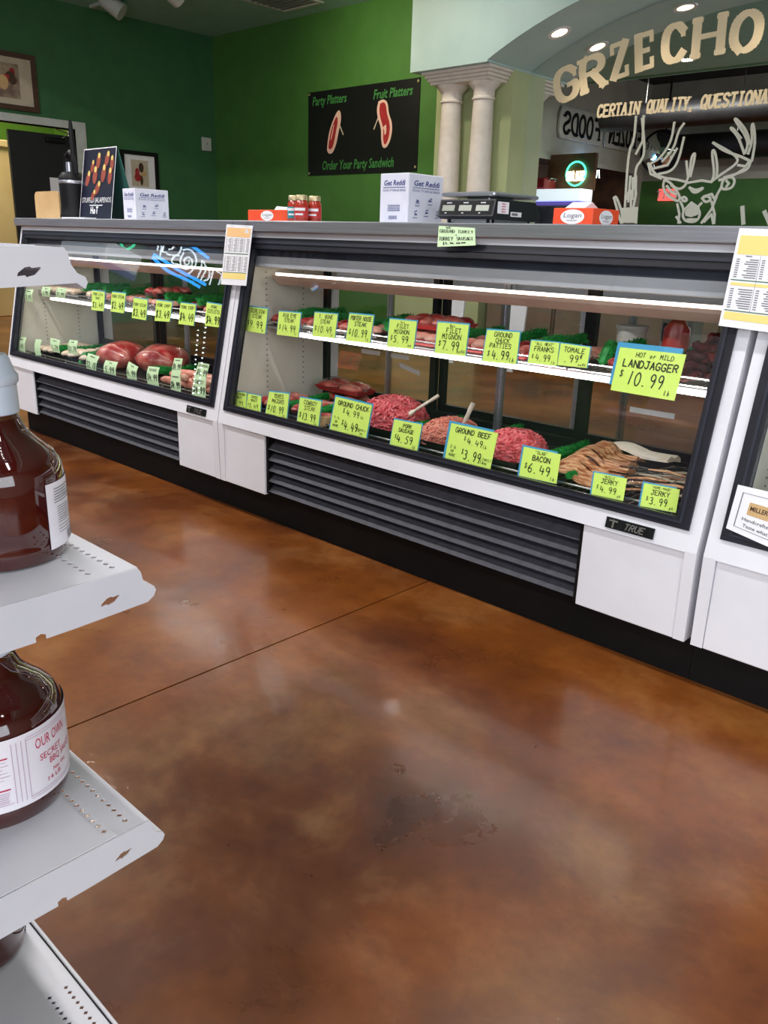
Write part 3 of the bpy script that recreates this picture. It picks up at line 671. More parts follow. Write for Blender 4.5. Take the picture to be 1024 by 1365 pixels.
for a, b in ((-4.38, -2.75), (-2.65, -1.05)):
    s_ = M(); e = .1
    s_.prism([(a,2.96+e),(a+e*.6,2.93),(b-e*.6,2.93),(b,2.96+e),(b,3.44-e),(b-e*.6,3.47),(a+e*.6,3.47),(a,3.44-e)], 0, XL+.02, XL+.06); part('sign_board', s_, MT['signgrey'], t)
m = M(); pf = lambda x, y: Vector((XL+.064, x, y))
stroke_text(m, 'FROZEN', -3.56, 3.2, .34, pf, .2, 1.3, slab=True); part('sign_lettering', m, MT['black'], t)
m = M(); stroke_text(m, 'FOODS', -1.85, 3.2, .34, pf, .2, 1.3, slab=True); part('sign_lettering', m, MT['black'], t)
t = thing('security_mirror', 'round convex security mirror with black rim, seen in the wall mirror', 'mirror', (-8.17, -3.4, 2.4))
m = M(); m.smooth = True; m.lathe((-8.17, -3.4, 2.86), [(0,.2),(.15,.19),(.3,.14),(.36,.08)], 32, axis=1); part('convex_lens', m, MT['mirror'], t)
m = M(); m.smooth = True; m.lathe((-8.17, -3.4, 2.86), [(.34,.1),(.40,.08),(.41,0),(.36,-.02),(0,-.02)], 32, axis=1); part('rim', m, MT['black'], t)
part('bracket', M().tube([(-8.17,-3.42,2.86),(-8.17,-3.5,3.3),(-8.17,-3.5,HIGH)], .02, 8), MT['black'], t)
t = thing('exit_sign', 'small lit red exit sign on the green front wall, seen in the mirror', 'sign', (-8.5, YF+.04, 2.05))
part('housing', M().bbox(-8.68, -8.28, YF, YF+.06, 2.02, 2.26, .008), MT['exit'], t)
m = M(); stroke_text(m, 'EXIT', 8.48, 2.14, .13, lambda x, y: Vector((-x, YF+.062, y)), .16); part('sign_lettering', m, MT['paper'], t)
t = thing('freezer_case', 'low freezer case with a lit white and blue header, seen in the mirror', 'freezer', (XL+.0, -.6, 0))
part('body', M().bbox(XL+.01, -8.14, -.86, -.42, 0, 1.72, .02), MT['bluegrey'], t)
part('header_panel', M().bbox(XL+.0, -8.12, -.86, -.45, 1.80, 2.0, .01), MT['screen'], t)
part('header_band', M().bbox(XL+.0, -8.12, -.86, -.44, 1.73, 1.79, .005), MT['purple'], t)
# added wooden panel hiding the blue neon from the mirror; carries the round neon sign
struct('wall_neon_blocker', M().box(XL, -8.15, -.98, -.90, 2.0, 2.62), MT['wood'])
t = thing('red_box', 'dark red box on the freezer case, seen in the mirror', 'box', (XL+.1, -.7, 2.0))
part('body', M().bbox(XL+.0, XL+.22, -.88, -.5, 2.001, 2.2, .03), MT['redhead'], t)
part('handle', M().tube([(XL+.22,-.8,2.15),(XL+.26,-.8,2.19),(XL+.26,-.6,2.19),(XL+.22,-.6,2.15)], .012, 6), MT['chrome'], t)
t = thing('neon_sign', 'small round green neon sign with yellow letters, seen in the mirror', 'neon sign', (-8.5, -.86, 2.1))
m = M(); m.smooth = True
m.tube([(-8.5+.20*math.cos(a), -.86, 2.28+.20*math.sin(a)) for a in [i*2*math.pi/36 for i in range(37)]], .014, 6, False); part('ring_tube', m, MT['neon_green'], t)
m = M(); stroke_text(m, 'SKALRAU', 8.5, 2.24, .15, lambda x, y: Vector((-x, -.85, y)), .16, .36); part('letter_tube', m, MT['neon_yellow'], t)
part('support', M().tube([(-8.5, -.90, 2.3), (-8.5, -.86, 2.3)], .015, 6), MT['black'], t)
# ------------------------------------------------------------------ the refrigerated cases
def S(x, z, off=0.0): return Vector((x, gy(z), z)) + GN*off
def fbar(m, x0, x1, z0, z1, o0, o1):
    """bar lying on the slanted front between offsets o1 (inside) and o0 (outside)"""
    return m.quadslab([S(x0,z0,o0), S(x1,z0,o0), S(x1,z1,o0), S(x0,z1,o0)], GN, o0-o1)
DECK, SHELF = .392, .695
def case(x0, x1, label, pl, pr, badge, lamp=True, bars=True):
    t = thing('meat_case', label, 'display case', ((x0+x1)/2, 2.2, 0), 'white refrigerated meat cases')
    T = .028
    part('kick_plate', M().box(x0+.02 if x0 < -4 else (x0-.002 if x0 < -1 else x0-.013), x1+.002, 1.843, 2.55, 0, .128), MT['kick'], t)
    prof = [(1.782,.122),(1.775,.346),(gy(1.018),1.018),(2.36,1.018),(2.36,.42),(2.58,.38),(2.58,.122)]
    for a, b in ((x0, x0+T), (x1-T, x1)):
        part('end_panel', M().prism(prof, 0, a, b), MT['white'], t)
    part('base_body', M().box(x0+T, x1-T, 1.90, 2.57, .128, .375), MT['void'], t)
    # front white band and access panels
    m = M(); fbar(m, x0+T, x1-T, .344, .395, .0, -.05); part('front_band', m, MT['white'], t)
    part('access_panel', M().bbox(x0+T+.001, pl, 1.782, 1.80, .122, .342, .002), MT['white'], t)
    part('access_panel', M().bbox(pr, x1-T-.001, 1.782, 1.80, .122, .342, .002), MT['white'], t)
    # louvred grille
    g = part('grille', M().box(pl+.002, pr-.002, 1.86, 1.88, .128, .344).box(pl, pl+.012, 1.79, 1.87, .128, .344).box(pr-.012, pr, 1.79, 1.87, .128, .344), MT['kick'], t)
    n = 5; zs0, zs1 = .135, .330
    sl = None
    for i in range(n):
        za = zs0 + (zs1-zs0)*i/n; hgt = (zs1-zs0)/n
        poly = [(1.790, za+hgt*.02), (1.798, za), (1.832, za+hgt*.66), (1.832, za+hgt*.74), (1.822, za+hgt*.74)]
        if sl is None:
            sl = part('slat', M().prism(poly, 0, pl+.012, pr-.012), MT['louver'], g)
        else:
            c = sl.copy(); COL.objects.link(c); c.parent = g; c.location = Vector(sl.location) + Vector((0, 0, hgt*i))
    # slanted black frame and the pane
    fx0, fx1, fz0, fz1 = x0+T, x1-T, .393, 1.0
    W, WB, WT = .034, .025, .036
    fr = part('window_frame', fbar(fbar(fbar(fbar(M(), fx0, fx0+W, fz0, fz1, .006, -.018), fx1-W, fx1, fz0, fz1, .006, -.018), fx0+W, fx1-W, fz0, fz0+WB, .006, -.018), fx0+W, fx1-W, fz1-WT, fz1, .006, -.018), MT['frame'], t)
    m = M()
    for a, b, c, d in ((fx0+W*.55, fx0+W*.72, fz0+.012, fz1-.012), (fx1-W*.72, fx1-W*.55, fz0+.012, fz1-.012), (fx0+W*.7, fx1-W*.7, fz0+.012, fz0+.017), (fx0+W*.7, fx1-W*.7, fz1-.02, fz1-.012)):
        fbar(m, a, b, c, d, .010, .0)
    part('gasket_ridge', m, MT['ridge'], fr)
    m = M(); fbar(m, fx0+W, fx1-W, fz0+WB, fz1-WT, -.010, -.014); part('front_pane', m, MT['glass'], t)
    m = M(); fbar(m, x0+T, x1-T, 1.001, 1.019, .0, -.05); part('top_band', m, MT['white'], t)
    m = M(); fbar(m, x0+T, x1-T, .945, .995, -.032, -.040); part('inner_header', m, MT['bluegrey'], t)
    m = M(); fbar(m, x0+T, x1-T, .910, .945, -.030, -.042); part('inner_valance', m, MT['header'], t)
    part('top_panel', M().box(x0+T, x1-T, gy(1.0)+.05, 2.36, 1.0, 1.018), MT['cream'], t)
    # inside: liners, deck, rear doors
    for a, b in ((x0+T, x0+T+.012), (x1-T-.012, x1-T)):
        lp = part('side_liner', M().prism([(gy(.42)+.03,.39),(gy(.97)+.03,.94),(2.265,.96),(2.265,.39)], 0, a, b), MT['cream'], t)
        m = M(); e = b+.0008 if a < (x0+x1)/2 else a-.0008
        for yy in (1.98, 2.16):
            m = M()
            for k in range(22): m.box(e-.0008, e+.0008, yy-.003, yy+.003, .46+k*.02, .464+k*.02)
            part('peg_hole_row', m, MT['ltext'], lp, None, 'stuff')
    part('deck', M().box(x0+T, x1-T, gy(.39)+.035, 2.33, .365, .385), MT['kick'], t)
    part('rear_sill', M().box(x0+T, x1-T, 2.268, 2.34, .385, .425), MT['frame'], t)
    part('rear_head', M().box(x0+T, x1-T, 2.268, 2.34, .955, 1.0), MT['frame'], t)
    w = (x1-x0-2*T)/3
    for i in range(3):
        a = x0+T+w*i; b = a+w; yy = 2.275 + .022*(i % 2)
        dm = M().box(a, a+.026, yy, yy+.02, .425, .955).box(b-.026, b, yy, yy+.02, .425, .955).box(a+.026, b-.026, yy, yy+.02, .425, .45).box(a+.026, b-.026, yy, yy+.02, .93, .955)
        dr = part('rear_door', dm, MT['frame'], t)
        part('door_pane', M().box(a+.026, b-.026, yy+.008, yy+.012, .45, .93), MT['glass'], dr)
    # centre standard, wire shelf with lamp, canopy with lamp
    cx = (x0+x1)/2
    part('shelf_standard', M().box(cx-.014, cx+.014, 2.255, 2.267, .40, .98).box(cx-.003, cx+.003, 2.250, 2.255, .40, .98), MT['steel'], t)
    def wire_rack(name, z, ya, yb):
        m = M()
        for yy in (ya, ya+.004, (ya+yb)/2, yb): m.tube([(x0+.045, yy, z-.004), (x1-.045, yy, z-.004)], .0035, 5)
        m.tube([(x0+.045, ya-.002, z+.016), (x1-.045, ya-.002, z+.016)], .0035, 5)
        n = int((x1-x0-.09)/.022)
        for i in range(n+1):
            x = x0+.045 + (x1-x0-.09)*i/n
            m.add([(x-.0016,ya,z),(x+.0016,ya,z),(x+.0016,yb,z),(x-.0016,yb,z),(x-.0016,ya,z-.003),(x+.0016,ya,z-.003),(x+.0016,yb,z-.003),(x-.0016,yb,z-.003)], [(0,1,2,3),(0,4,5,1),(1,5,6,2),(3,7,4,0),(7,6,5,4)])
        for i in range(9):
            x = x0+.06 + (x1-x0-.12)*i/8
            m.tube([(x, ya-.002, z-.004), (x, ya-.002, z+.016)], .003, 5)
        return part(name, m, MT['chrome'], t)
    wire_rack('wire_shelf', SHELF, 1.955, 2.24)
    wire_rack('deck_rack', DECK+.004, 1.855, 2.24)
    for x in (x0+.20, cx, x1-.20):
        part('shelf_bracket', M().prism([(1.97,.682),(2.25,.682),(2.25,.62)], 0, x-.003, x+.003), MT['steel'], t)
    lm = MT['tube'] if lamp else MT['plastic']
    part('shelf_lamp', M().tube([(x0+.14, 1.972, .674), (x1-.10, 1.972, .674)], .0058, 8), lm, t)
    part('lamp_holder', M().box(x0+.10, x1-.06, 1.985, 2.01, .670, .684), MT['steel'], t)
    part('canopy', M().prism([(2.0,.872),(2.0,.862),(2.035,.838),(2.12,.838),(2.12,.872)], 0, x0+.05, x1-.05), MT['pinkboard'], t)
    part('canopy_lamp', M().tube([(x0+.06, 2.012, .8765), (x1-.06, 2.012, .8765)], .005, 8), MT['canopytube'] if lamp else lm, t)
    # maker's badge
    if badge:
        bx = badge
        m = M(); m.quadslab([S(bx,.352,.004), S(bx+.125,.352,.004), S(bx+.125,.378,.004), S(bx,.378,.004)], GN, .005)
        b = part('badge', m, MT['silverplate'], t)
        m = M(); pf = frame2d(S(bx+.0625,.365,.0048), (1,0,0), (0,GS,1), GN, 0)
        stroke_text(m, 'TRUE', .012, 0, .014, pf, .2, .06, slab=True, slant=.3); part('badge_lettering', m, MT['chrome'], b)
        m = M(); ribbon(m, [(-.042,-.009),(-.042,.008)], .005, pf); ribbon(m, [(-.052,.006),(-.032,.006)], .004, pf); part('badge_mark', m, MT['chrome'], b)
    return t
XA0, XA1, XM0, XM1, XC0, XC1 = -4.312, -2.503, -2.498, -.668, -.652, 1.178
case(XA0, XA1, 'white refrigerated meat case on the left, with pork and poultry under pale green cards', -4.045, -2.778, -2.70)
case(XM0, XM1, 'white refrigerated meat case in the middle, with ground beef and bacon', -2.235, -.962, -.90)
case(XC0, XC1, 'white refrigerated case at the right edge with a notice on its glass', -.385, .85, None, lamp=False)
# the steel worktop running over all the cases
t = thing('steel_worktop', 'long brushed steel worktop running over the meat cases', 'worktop', (-1.57, 2.1, 1.02))
part('front_edge', M().bbox(-4.335, 1.2, 1.893, 1.91, 1.020, 1.057, .003), MT['steel'], t)
part('top_sheet', M().box(-4.335, 1.2, 1.91, 2.38, 1.0205, 1.0565), MT['steel'], t)
WT_Z = 1.057

# ------------------------------------------------------------------ price cards
CARDS = []
def card(q, label, lines, mat_='card', backing=None, off=-.024, group='green price cards in the middle case', curl=0.0):
    """q: the card's corners TL TR BR BL as seen, laid on the plane just behind the glass; lines: (text, u, v, height, maxw, weight)"""
    a = [G(px, py, 0) for px, py in q]
    a = [G(px, py, .031) for px, py in q]
    TL, TR, BR, BL = a
    def pt(u, v, o=0.0):
        p = (TL*(1-u)+TR*u)*v + (BL*(1-u)+BR*u)*(1-v)
        return p + GN*(o + curl*math.sin(math.pi*v)*.012)
    c = (BL+BR)/2
    t = thing('price_card', label, 'price card', c, group)
    wd_ = (TR-TL).length; ht = (TL-BL).length
    m = M(); n = 4 if curl else 1
    for k in range(n):
        v0, v1 = k/n, (k+1)/n
        f_ = [pt(0,v0), pt(1,v0), pt(1,v1), pt(0,v1)]; b_ = [p - GN*.0016 for p in f_]
        m.add(f_+b_, [(0,1,2,3),(7,6,5,4),(0,4,5,1),(1,5,6,2),(2,6,7,3),(3,7,4,0)])
    part('card_face', m, MT[mat_], t)
    if backing:
        l, r, tp, bt = backing
        m = M(); m.quadslab([pt(-l,-bt,-.0025), pt(1+r,-bt,-.0025), pt(1+r,1+tp,-.0025), pt(-l,1+tp,-.0025)], GN, .0012); part('blue_backing', m, MT['blue'], t)
    m = M()
    for ln in lines:
        tx, u, v, h = ln[:4]; mw = ln[4] if len(ln) > 4 else .86; wt = (ln[5] if len(ln) > 5 else .16)*.86
        pf = lambda x, y: pt(x/wd_, y/ht, .0006)
        stroke_text(m, tx, u*wd_, v*ht, h*ht, pf, wt, mw*wd_, jit=.03, slant=.05, aspect=.9)
    part('handwriting', m, MT['ink'], t)
    return t
BK = (.04, .02, .05, 0)
def std(titles, price, unit='lb', big=.26):
    out = []
    n = len(titles); hs = .15 if n <= 2 else .13
    for i, s in enumerate(titles): out.append((s, .52, .86-i*(hs+.06), hs))
    out.append(('$', .12, .36, .18, .2, .12)); out.append((price, .52, .32, big, .62, .12)); out.append((unit, .86, .12, .1, .2, .14))
    return out
main_cards = [
 ([(331,408.5),(357,412),(353,445),(327,441)], 'SIRLOIN STEAK $9.99', std(['SIRLOIN','STEAK'],'9.99')),
 ([(372,415),(401,417.6),(397.4,449.6),(369,446)], 'RIB EYE STEAK $14.99', std(['RIB EYE','STEAK'],'14.99')),
 ([(419.5,416.5),(450,419),(446,451),(416.4,448)], 'T. BONE STEAK $10.49', std(['T. BONE','STEAK'],'10.49')),
 ([(466,418),(498,421),(493,457.7),(461,454)], 'PORTER HOUSE STEAK $10.99', std(['PORTER HOUSE','STEAK'],'10.99')),
 ([(519.8,425.3),(555.6,428.5),(551,465.4),(516,462)], '4 OZ FILET MIGNON $5.99', [('4oz',.5,.93,.09,.3)]+std(['FILET','MIGNON'],'5.99','ea')[0:0]+[('FILET',.52,.78,.14),('MIGNON',.5,.58,.15),('$',.14,.34,.16,.2,.12),('5.99',.5,.3,.24,.55,.12),('ea',.84,.12,.1,.2)]),
 ([(583.8,429.5),(625,433),(620,474.6),(579.5,470.3)], '8 OZ FILET MIGNON $7.99', [('8oz',.5,.92,.09,.3),('FILET',.55,.77,.15),('MIGNON',.5,.57,.16),('$',.14,.33,.16,.2,.12),('7.99',.5,.28,.27,.55,.12),('each',.84,.12,.1,.24)]),
 ([(649.7,439.7),(693,443),(687.8,485.6),(642.7,481.5)], 'GROUND CHUCK PATTIES $4.99', [('GROUND',.52,.88,.14),('CHUCK',.52,.70,.13),('PATTIES',.48,.53,.14),('$',.16,.27,.16,.2,.12),('4.99',.52,.24,.26,.5,.13),('lb',.86,.12,.12,.2)]),
 ([(708.5,453.7),(745.8,457),(742,487.7),(703.5,483.6)], 'ALL MEAT FRANKS $4.99', [('"ALL MEAT"',.5,.88,.12),('FRANKS',.5,.66,.2),('$',.14,.32,.16,.2,.12),('4.99',.5,.28,.28,.5,.12),('lb',.86,.12,.12,.2)]),
 ([(747.8,457.5),(787,462.9),(782,490.6),(743,486.5)], 'TOMALE .99 each', [('TOMALE',.5,.76,.22),('.99',.45,.36,.32,.5,.12),('c',.76,.48,.22,.2),('each',.82,.12,.12,.24)]),
 ([(826.7,462.7),(915,472.7),(899,534.4),(813.9,519.8)], 'HOT or MILD LANDJAGGER $10.99', [('HOT or MILD',.56,.88,.10,.62),('LANDJAGGER',.52,.67,.16,.84,.2),('$',.12,.42,.15,.14,.13),('10.99',.5,.34,.29,.56,.11),('lb',.86,.13,.1,.12)]),
 ([(310.5,521),(328.8,523.8),(327.4,545.6),(307.7,541.4)], 'TOP ROUND ROAST $6.99', std(['TOP ROUND','ROAST'],'6.99')),
 ([(330.6,524.5),(348,528),(346.8,550),(328,546.3)], 'CHUCK ROAST $5.49', std(['CHUCK','ROAST'],'5.49')),
 ([(359,522),(385.4,525.2),(381.6,559),(353.4,553.3)], 'TERES MAJORS $10.99', std(['TERES','MAJORS'],'10.99')),
 ([(400,529.8),(428.3,535),(423.8,570),(395.6,563.9)], 'COWBOY STEAK $13.99', std(['COWBOY','STEAK'],'13.99')),
 ([(447.7,528.7),(495.9,540.3),(487.4,585.3),(439.6,572)], 'GROUND CHUCK $4.99 and $4.49', [('GROUND CHUCK',.52,.85,.13,.94,.2),('$',.3,.66,.13,.12,.12),('4.99',.55,.62,.17,.36,.14),('lb',.8,.58,.08,.12),('$',.32,.3,.14,.12,.12),('4.49',.56,.24,.24,.36,.12),('lb',.77,.2,.09,.1),('5 lb',.14,.4,.07,.14),('OR',.14,.28,.07,.1),('MORE',.14,.16,.07,.16),('FAMILY',.87,.22,.06,.2),('PK',.86,.1,.06,.1)]),
 ([(525.7,559),(562.3,566),(555.6,602.5),(519.4,594)], 'PORK SAUSAGE $4.59', [('PORK',.52,.84,.13,.5,.2),('SAUSAGE',.5,.66,.13,.8,.2),('$',.16,.4,.15,.14,.12),('4.59',.5,.34,.26,.56,.13),('lb',.86,.14,.1,.14)]),
 ([(601.7,563.9),(664,577.5),(653,627),(593,611.7)], 'GROUND BEEF $4.49 and $3.99', [('GROUND BEEF',.5,.86,.13,.92,.2),('$',.36,.68,.11,.12,.12),('4.49',.58,.62,.16,.36,.14),('lb',.8,.56,.08,.1),('$',.36,.32,.13,.1,.12),('3.99',.58,.24,.25,.36,.12),('lb',.8,.16,.09,.1),('5 lb',.14,.38,.08,.12),('OR',.13,.27,.07,.1),('MORE',.14,.16,.07,.16),('FAMILY',.9,.24,.06,.18),('PK',.88,.13,.06,.1)]),
 ([(698.5,595.4),(747.8,605.7),(741.6,645),(692,634)], 'SLAB BACON $6.49', [('"SLAB"',.5,.90,.1,.5),('BACON',.52,.7,.17,.76,.2),('$',.14,.4,.17,.16,.13),('6.49',.5,.34,.3,.58,.12),('lb',.88,.12,.11,.14)]),
 ([(792.5,629.7),(836,638),(830.6,667.8),(788.4,658.7)], 'MUSCLE JERKY $4.99', [('"MUSCLE"',.5,.9,.1,.6),('JERKY',.5,.7,.2,.66,.18),('$',.16,.4,.17,.14,.12),('4.99',.5,.34,.27,.5,.13),('pk',.86,.16,.12,.14)]),
 ([(858.8,643.8),(906.4,652.5),(901,683.6),(853.4,674.5)], 'HOME-MADE JERKY $3.99', [('"HOME-MADE"',.52,.9,.1,.84),('JERKY',.5,.68,.2,.62,.18),('$',.16,.38,.17,.14,.12),('3.99',.48,.32,.3,.48,.13),('pk',.86,.14,.12,.14)]),
]
for i, (q, nm, ln) in enumerate(main_cards):
    bk = (.055, -.065, .12, -.13) if 'LANDJ' in nm else ((.06, -.1, .06, .02) if nm.startswith(('SLAB','MUSC','HOME','GROUND BEEF')) else BK)
    row = 'upper' if i < 10 else 'lower'
    lb = {'4 OZ': 'lime green card reading FILET MIGNON $5.99, the narrower of the two filet cards', '8 OZ': 'lime green card reading FILET MIGNON $7.99, the wider of the two filet cards'}.get(nm[:4], 'lime green handwritten price card reading %s' % nm)
    card(q, lb, ln, 'card', bk)
left_cards = [
 ([(35,385),(45,386),(44,402),(34.5,402)], 'small pale green card reading 3.45 nearest the left end of the upper row', [('~~~~~',.5,.8,.14),('3.45',.5,.38,.3)], 'palecard'),
 ([(57,382),(69,383),(67,396),(57,395)], 'small pale green card reading 2.99, second from the left end of the upper row', [('~~~~',.5,.8,.14),('2.99',.5,.36,.34)], 'palecard'),
 ([(78,383),(90,385),(87,398),(74.8,396)], 'small pale green card reading $1.99, third from the left end of the upper row', [('~~~~',.5,.82,.14),('$1.99',.5,.36,.34)], 'palecard'),
 ([(122.8,387.3),(139.5,389.3),(138,415),(121.8,413)], 'lime green card reading PORK LOIN ROAST $3.49 on the upper row', [('PORK LOIN',.5,.84,.13),('ROAST',.5,.64,.11),('$3.49',.5,.28,.26)], 'card'),
 ([(148.9,389.3),(167.3,391.2),(164.7,417.6),(147.3,415)], 'lime green card reading PORK STEAK $3.49, the left one of the two', [('PORK STEAK',.5,.8,.15),('$3.49',.5,.34,.34)], 'card'),
 ([(178.2,397),(196.6,399.6),(194.3,427),(175.6,423.7)], 'lime green card reading PORK STEAK $3.49 below the pile of pink steaks, right one', [('PORK STEAK',.5,.7,.14),('$3.49',.5,.3,.34)], 'card'),
 ([(208.5,400),(229.5,402.8),(225.6,429),(206,427.6)], 'lime green card reading PORK CHOP $3.49, left of the other pork chop card', [('PORK CHOP',.5,.78,.15),('$3.49',.5,.34,.34)], 'card'),
 ([(240.7,403.8),(261,406),(257.8,434.4),(237.8,431.8)], 'lime green card reading PORK CHOP $4.49, right of the other pork chop card', [('PORK CHOP',.5,.82,.14),('$4.49',.5,.36,.34)], 'card'),
 ([(275.5,403.4),(296.5,406.7),(293.3,436.6),(273,434)], 'lime green card reading PORK CUTLETS $4.99 on the upper row', [('PORK',.5,.86,.13,.5),('CUTLETS',.5,.66,.15),('$4.99',.5,.28,.32)], 'card'),
 ([(24.8,448),(35.4,450),(33.8,469.5),(23.5,466.6)], 'small pale green card reading 3.45 at the left end of the lower row', [('~~~~~',.5,.8,.13),('3.45',.5,.38,.28)], 'palecard'),
 ([(47.7,452),(55.7,452.7),(54.8,474),(47.7,473.7)], 'narrow curled pale green card without visible writing on the lower row', [], 'palecard'),
 ([(67.7,450),(80.6,454),(80,471),(70,468)], 'tilted pale green card reading 1.79 on the lower row', [('~~~~~',.5,.84,.14),('1.79',.5,.36,.34)], 'palecard'),
 ([(92.8,452.7),(104,454),(103.8,472.7),(92,471.4)], 'small pale green card reading $1.79 on the lower row', [('~~~~',.5,.84,.13),('$1.79',.5,.36,.34)], 'palecard'),
 ([(117.6,470.5),(132.8,475),(128,495.6),(116,493)], 'tilted pale green card reading $2.10 before the shiny roast', [('~~~~~',.5,.84,.14),('$2.10',.5,.36,.36)], 'palecard'),
 ([(140.8,480),(157.3,482.7),(154.7,502),(139,498.8)], 'pale green card reading 5.99 before the shiny roast', [('~~~~',.5,.84,.12),('5.99',.5,.38,.4)], 'palecard'),
 ([(171.8,481.8),(184.3,489),(182.4,506.6),(169.8,504.3)], 'tilted pale green card reading 4.99 below the shiny roast', [('~~~',.5,.84,.13),('4.99',.5,.38,.38)], 'palecard'),
 ([(198,488),(212.7,489.8),(211.7,514.6),(197,511.7)], 'pale green card reading SAUSAGE $4.99 below the shiny roast', [('SAUSAGE',.5,.82,.13),('$4.99',.5,.4,.34)], 'palecard'),
 ([(232.7,477),(243.3,477.9),(241,523.6),(227.8,521.4)], 'tall narrow pale green card with two prices $4.99 nearest the sausages', [('~~~~~',.5,.93,.06),('$4.99',.5,.74,.16),('~~~~~',.5,.44,.07),('$4.99',.5,.2,.18)], 'palecard'),
 ([(265,482.7),(279,485.6),(274,531),(256,527.5)], 'tall pale green card with JALAPENO and SWEET prices $4.99 at the right end', [('JALAPENO',.5,.92,.07),('$4.99',.55,.72,.16),('SWEET',.5,.44,.09),('$4.99',.5,.2,.18)], 'palecard'),
]
for q, lb, ln, mt_ in left_cards:
    card(q, lb, ln, mt_, (.02,.02,.05,0) if mt_ == 'card' else None, group='price cards in the left case', curl=0.0 if mt_ == 'card' else .6)
# laminated price lists hung over the joints, the taped note, the notice on the right-hand case
def sheet(name, label, q, cat, off=-.012):
    a = [G(px, py, off) for px, py in q]; TL, TR, BR, BL = a
    def pt(u, v, o=0.0): return (TL*(1-u)+TR*u)*v + (BL*(1-u)+BR*u)*(1-v) + GN*o
    t = thing(name, label, cat, (BL+BR)/2)
    m = M(); m.quadslab([pt(0,0), pt(1,0), pt(1,1), pt(0,1)], GN, .0015); part('sheet', m, MT['paper'], t)
    return t, pt
def rect(pt, u0, u1, v0, v1, o): return M().add([pt(u0,v0,o), pt(u1,v0,o), pt(u1,v1,o), pt(u0,v1,o)], [(0,1,2,3)])
def rows(pt, cols, v0, v1, n, o, w=.5):
    m = M()
    for c0, c1 in cols:
        for k in range(n):
            v = v1 - (v1-v0)*(k+.5)/n; d = (v1-v0)/n*.22
            l = random.uniform(.6, 1.0)
            for a, b in ((c0, c0+(c1-c0)*.16), (c1-(c1-c0)*l*.66, c1)):
                m.add([pt(a,v-d,o), pt(b,v-d,o), pt(b,v+d,o), pt(a,v+d,o)], [(0,1,2,3)])
    return m
t, pt = sheet('price_list', 'laminated price list hanging over the joint between left and middle cases', [(302,299),(337,301),(328,381),(294.5,379)], 'price list', -.034)
part('orange_heading', rect(pt,.05,.95,.80,.95,.0006), MT['orange'], t); part('star_badge', M().lathe((pt(.82,.88,.001).x, pt(.82,.88,.001).y, pt(.82,.88,.001).z), [(0,0),(.012,0)], 10, axis=1), MT['paper'], t)
part('price_rows', rows(pt, [(.06,.26),(.29,.49),(.52,.72),(.75,.95)], .55, .78, 10, .0006), MT['ltext'], t)
part('price_rows', rows(pt, [(.06,.26),(.29,.49),(.52,.72),(.75,.95)], .23, .48, 10, .0006), MT['ltext'], t)
part('rule_line', rect(pt,.04,.96,.515,.53,.0007), MT['greenink'], t); part('rule_line', rect(pt,.04,.96,.205,.215,.0007), MT['greenink'], t)
part('yellow_footer', rect(pt,.05,.95,.10,.20,.0006), MT['yellow'], t)
for u in (.25, .8): part('hook', M().lathe(pt(u,1.0,.002), [(0,0),(.012,0),(.012,.003),(0,.003)], 12, axis=1), MT['film'], t)
t, pt = sheet('price_list', 'large laminated price list with yellow headings hanging at the right edge', [(986,304),(1096,308),(1069,449),(958,434)], 'price list', -.034)
part('yellow_heading', rect(pt,.04,.96,.74,.93,.0006), MT['yellow'], t)
m = M(); pf = lambda x, y: pt(x, y, .0012)
for n_, v, h in ((9,.885,.03),(14,.835,.022),(8,.79,.02)): stroke_text(m, '~'*n_, .6, v, h, pf, .2, .5)
for k in range(3): stroke_text(m, '~'*6, .2+.3*k, .722, .014, pf, .25, .16)
part('heading_print', m, MT['ink'], t)
part('price_rows', rows(pt, [(.05,.33),(.37,.63),(.67,.95)], .50, .70, 9, .0006), MT['ltext'], t)
part('price_rows', rows(pt, [(.05,.33),(.37,.63),(.67,.95)], .19, .40, 9, .0006), MT['ltext'], t)
part('rule_line', rect(pt,.03,.97,.475,.485,.0007), MT['greenink'], t); part('rule_line', rect(pt,.03,.97,.165,.175,.0007), MT['greenink'], t)
part('yellow_band', rect(pt,.04,.96,.425,.455,.0006), MT['yellow'], t); part('yellow_footer', rect(pt,.04,.96,.075,.155,.0006), MT['yellow'], t)
m = M()
for u in (.345, .65): m.add([pt(u-.002,.17,.0008), pt(u+.002,.17,.0008), pt(u+.002,.73,.0008), pt(u-.002,.73,.0008)], [(0,1,2,3)])
part('column_rule', m, MT['ltext'], t)
t, pt = sheet('taped_note', 'pale green handwritten note reading GROUND TURKEY + TURKEY SAUSAGE on the worktop edge', [(585,301),(633,304),(634,327),(583,329)], 'note', -.034)
t.children[0].data.materials[0] = MT['palecard']
m = M(); pf = lambda x, y: pt(x, y*.47, .0008)
stroke_text(m, 'WE', .3, 2.0, .2, pf, .08, .16); stroke_text(m, 'GROUND TURKEY', .5, 1.62, .34, pf, .045, .9, jit=.03); stroke_text(m, '+', .5, 1.2, .2, pf, .1, .08); stroke_text(m, 'TURKEY SAUSAGE', .5, .82, .38, pf, .045, .92, jit=.03); stroke_text(m, '$4.~~ ~~~~', .45, .32, .28, pf, .06, .6, jit=.05)
part('handwriting', m, MT['ink'], t)
t, pt = sheet('glass_notice', 'white notice with a brown logo and thin border on the right-hand case glass', [(984,646),(1114,676),(1080,754),(968,704)], 'notice', -.016)
q = [(.08,.12),(.95,.12),(.95,.86),(.08,.86)]
m = M()
for a, b in zip(q, q[1:]+q[:1]): ribbon(m, [a, b], .008, lambda x, y: pt(x, y, .0007))
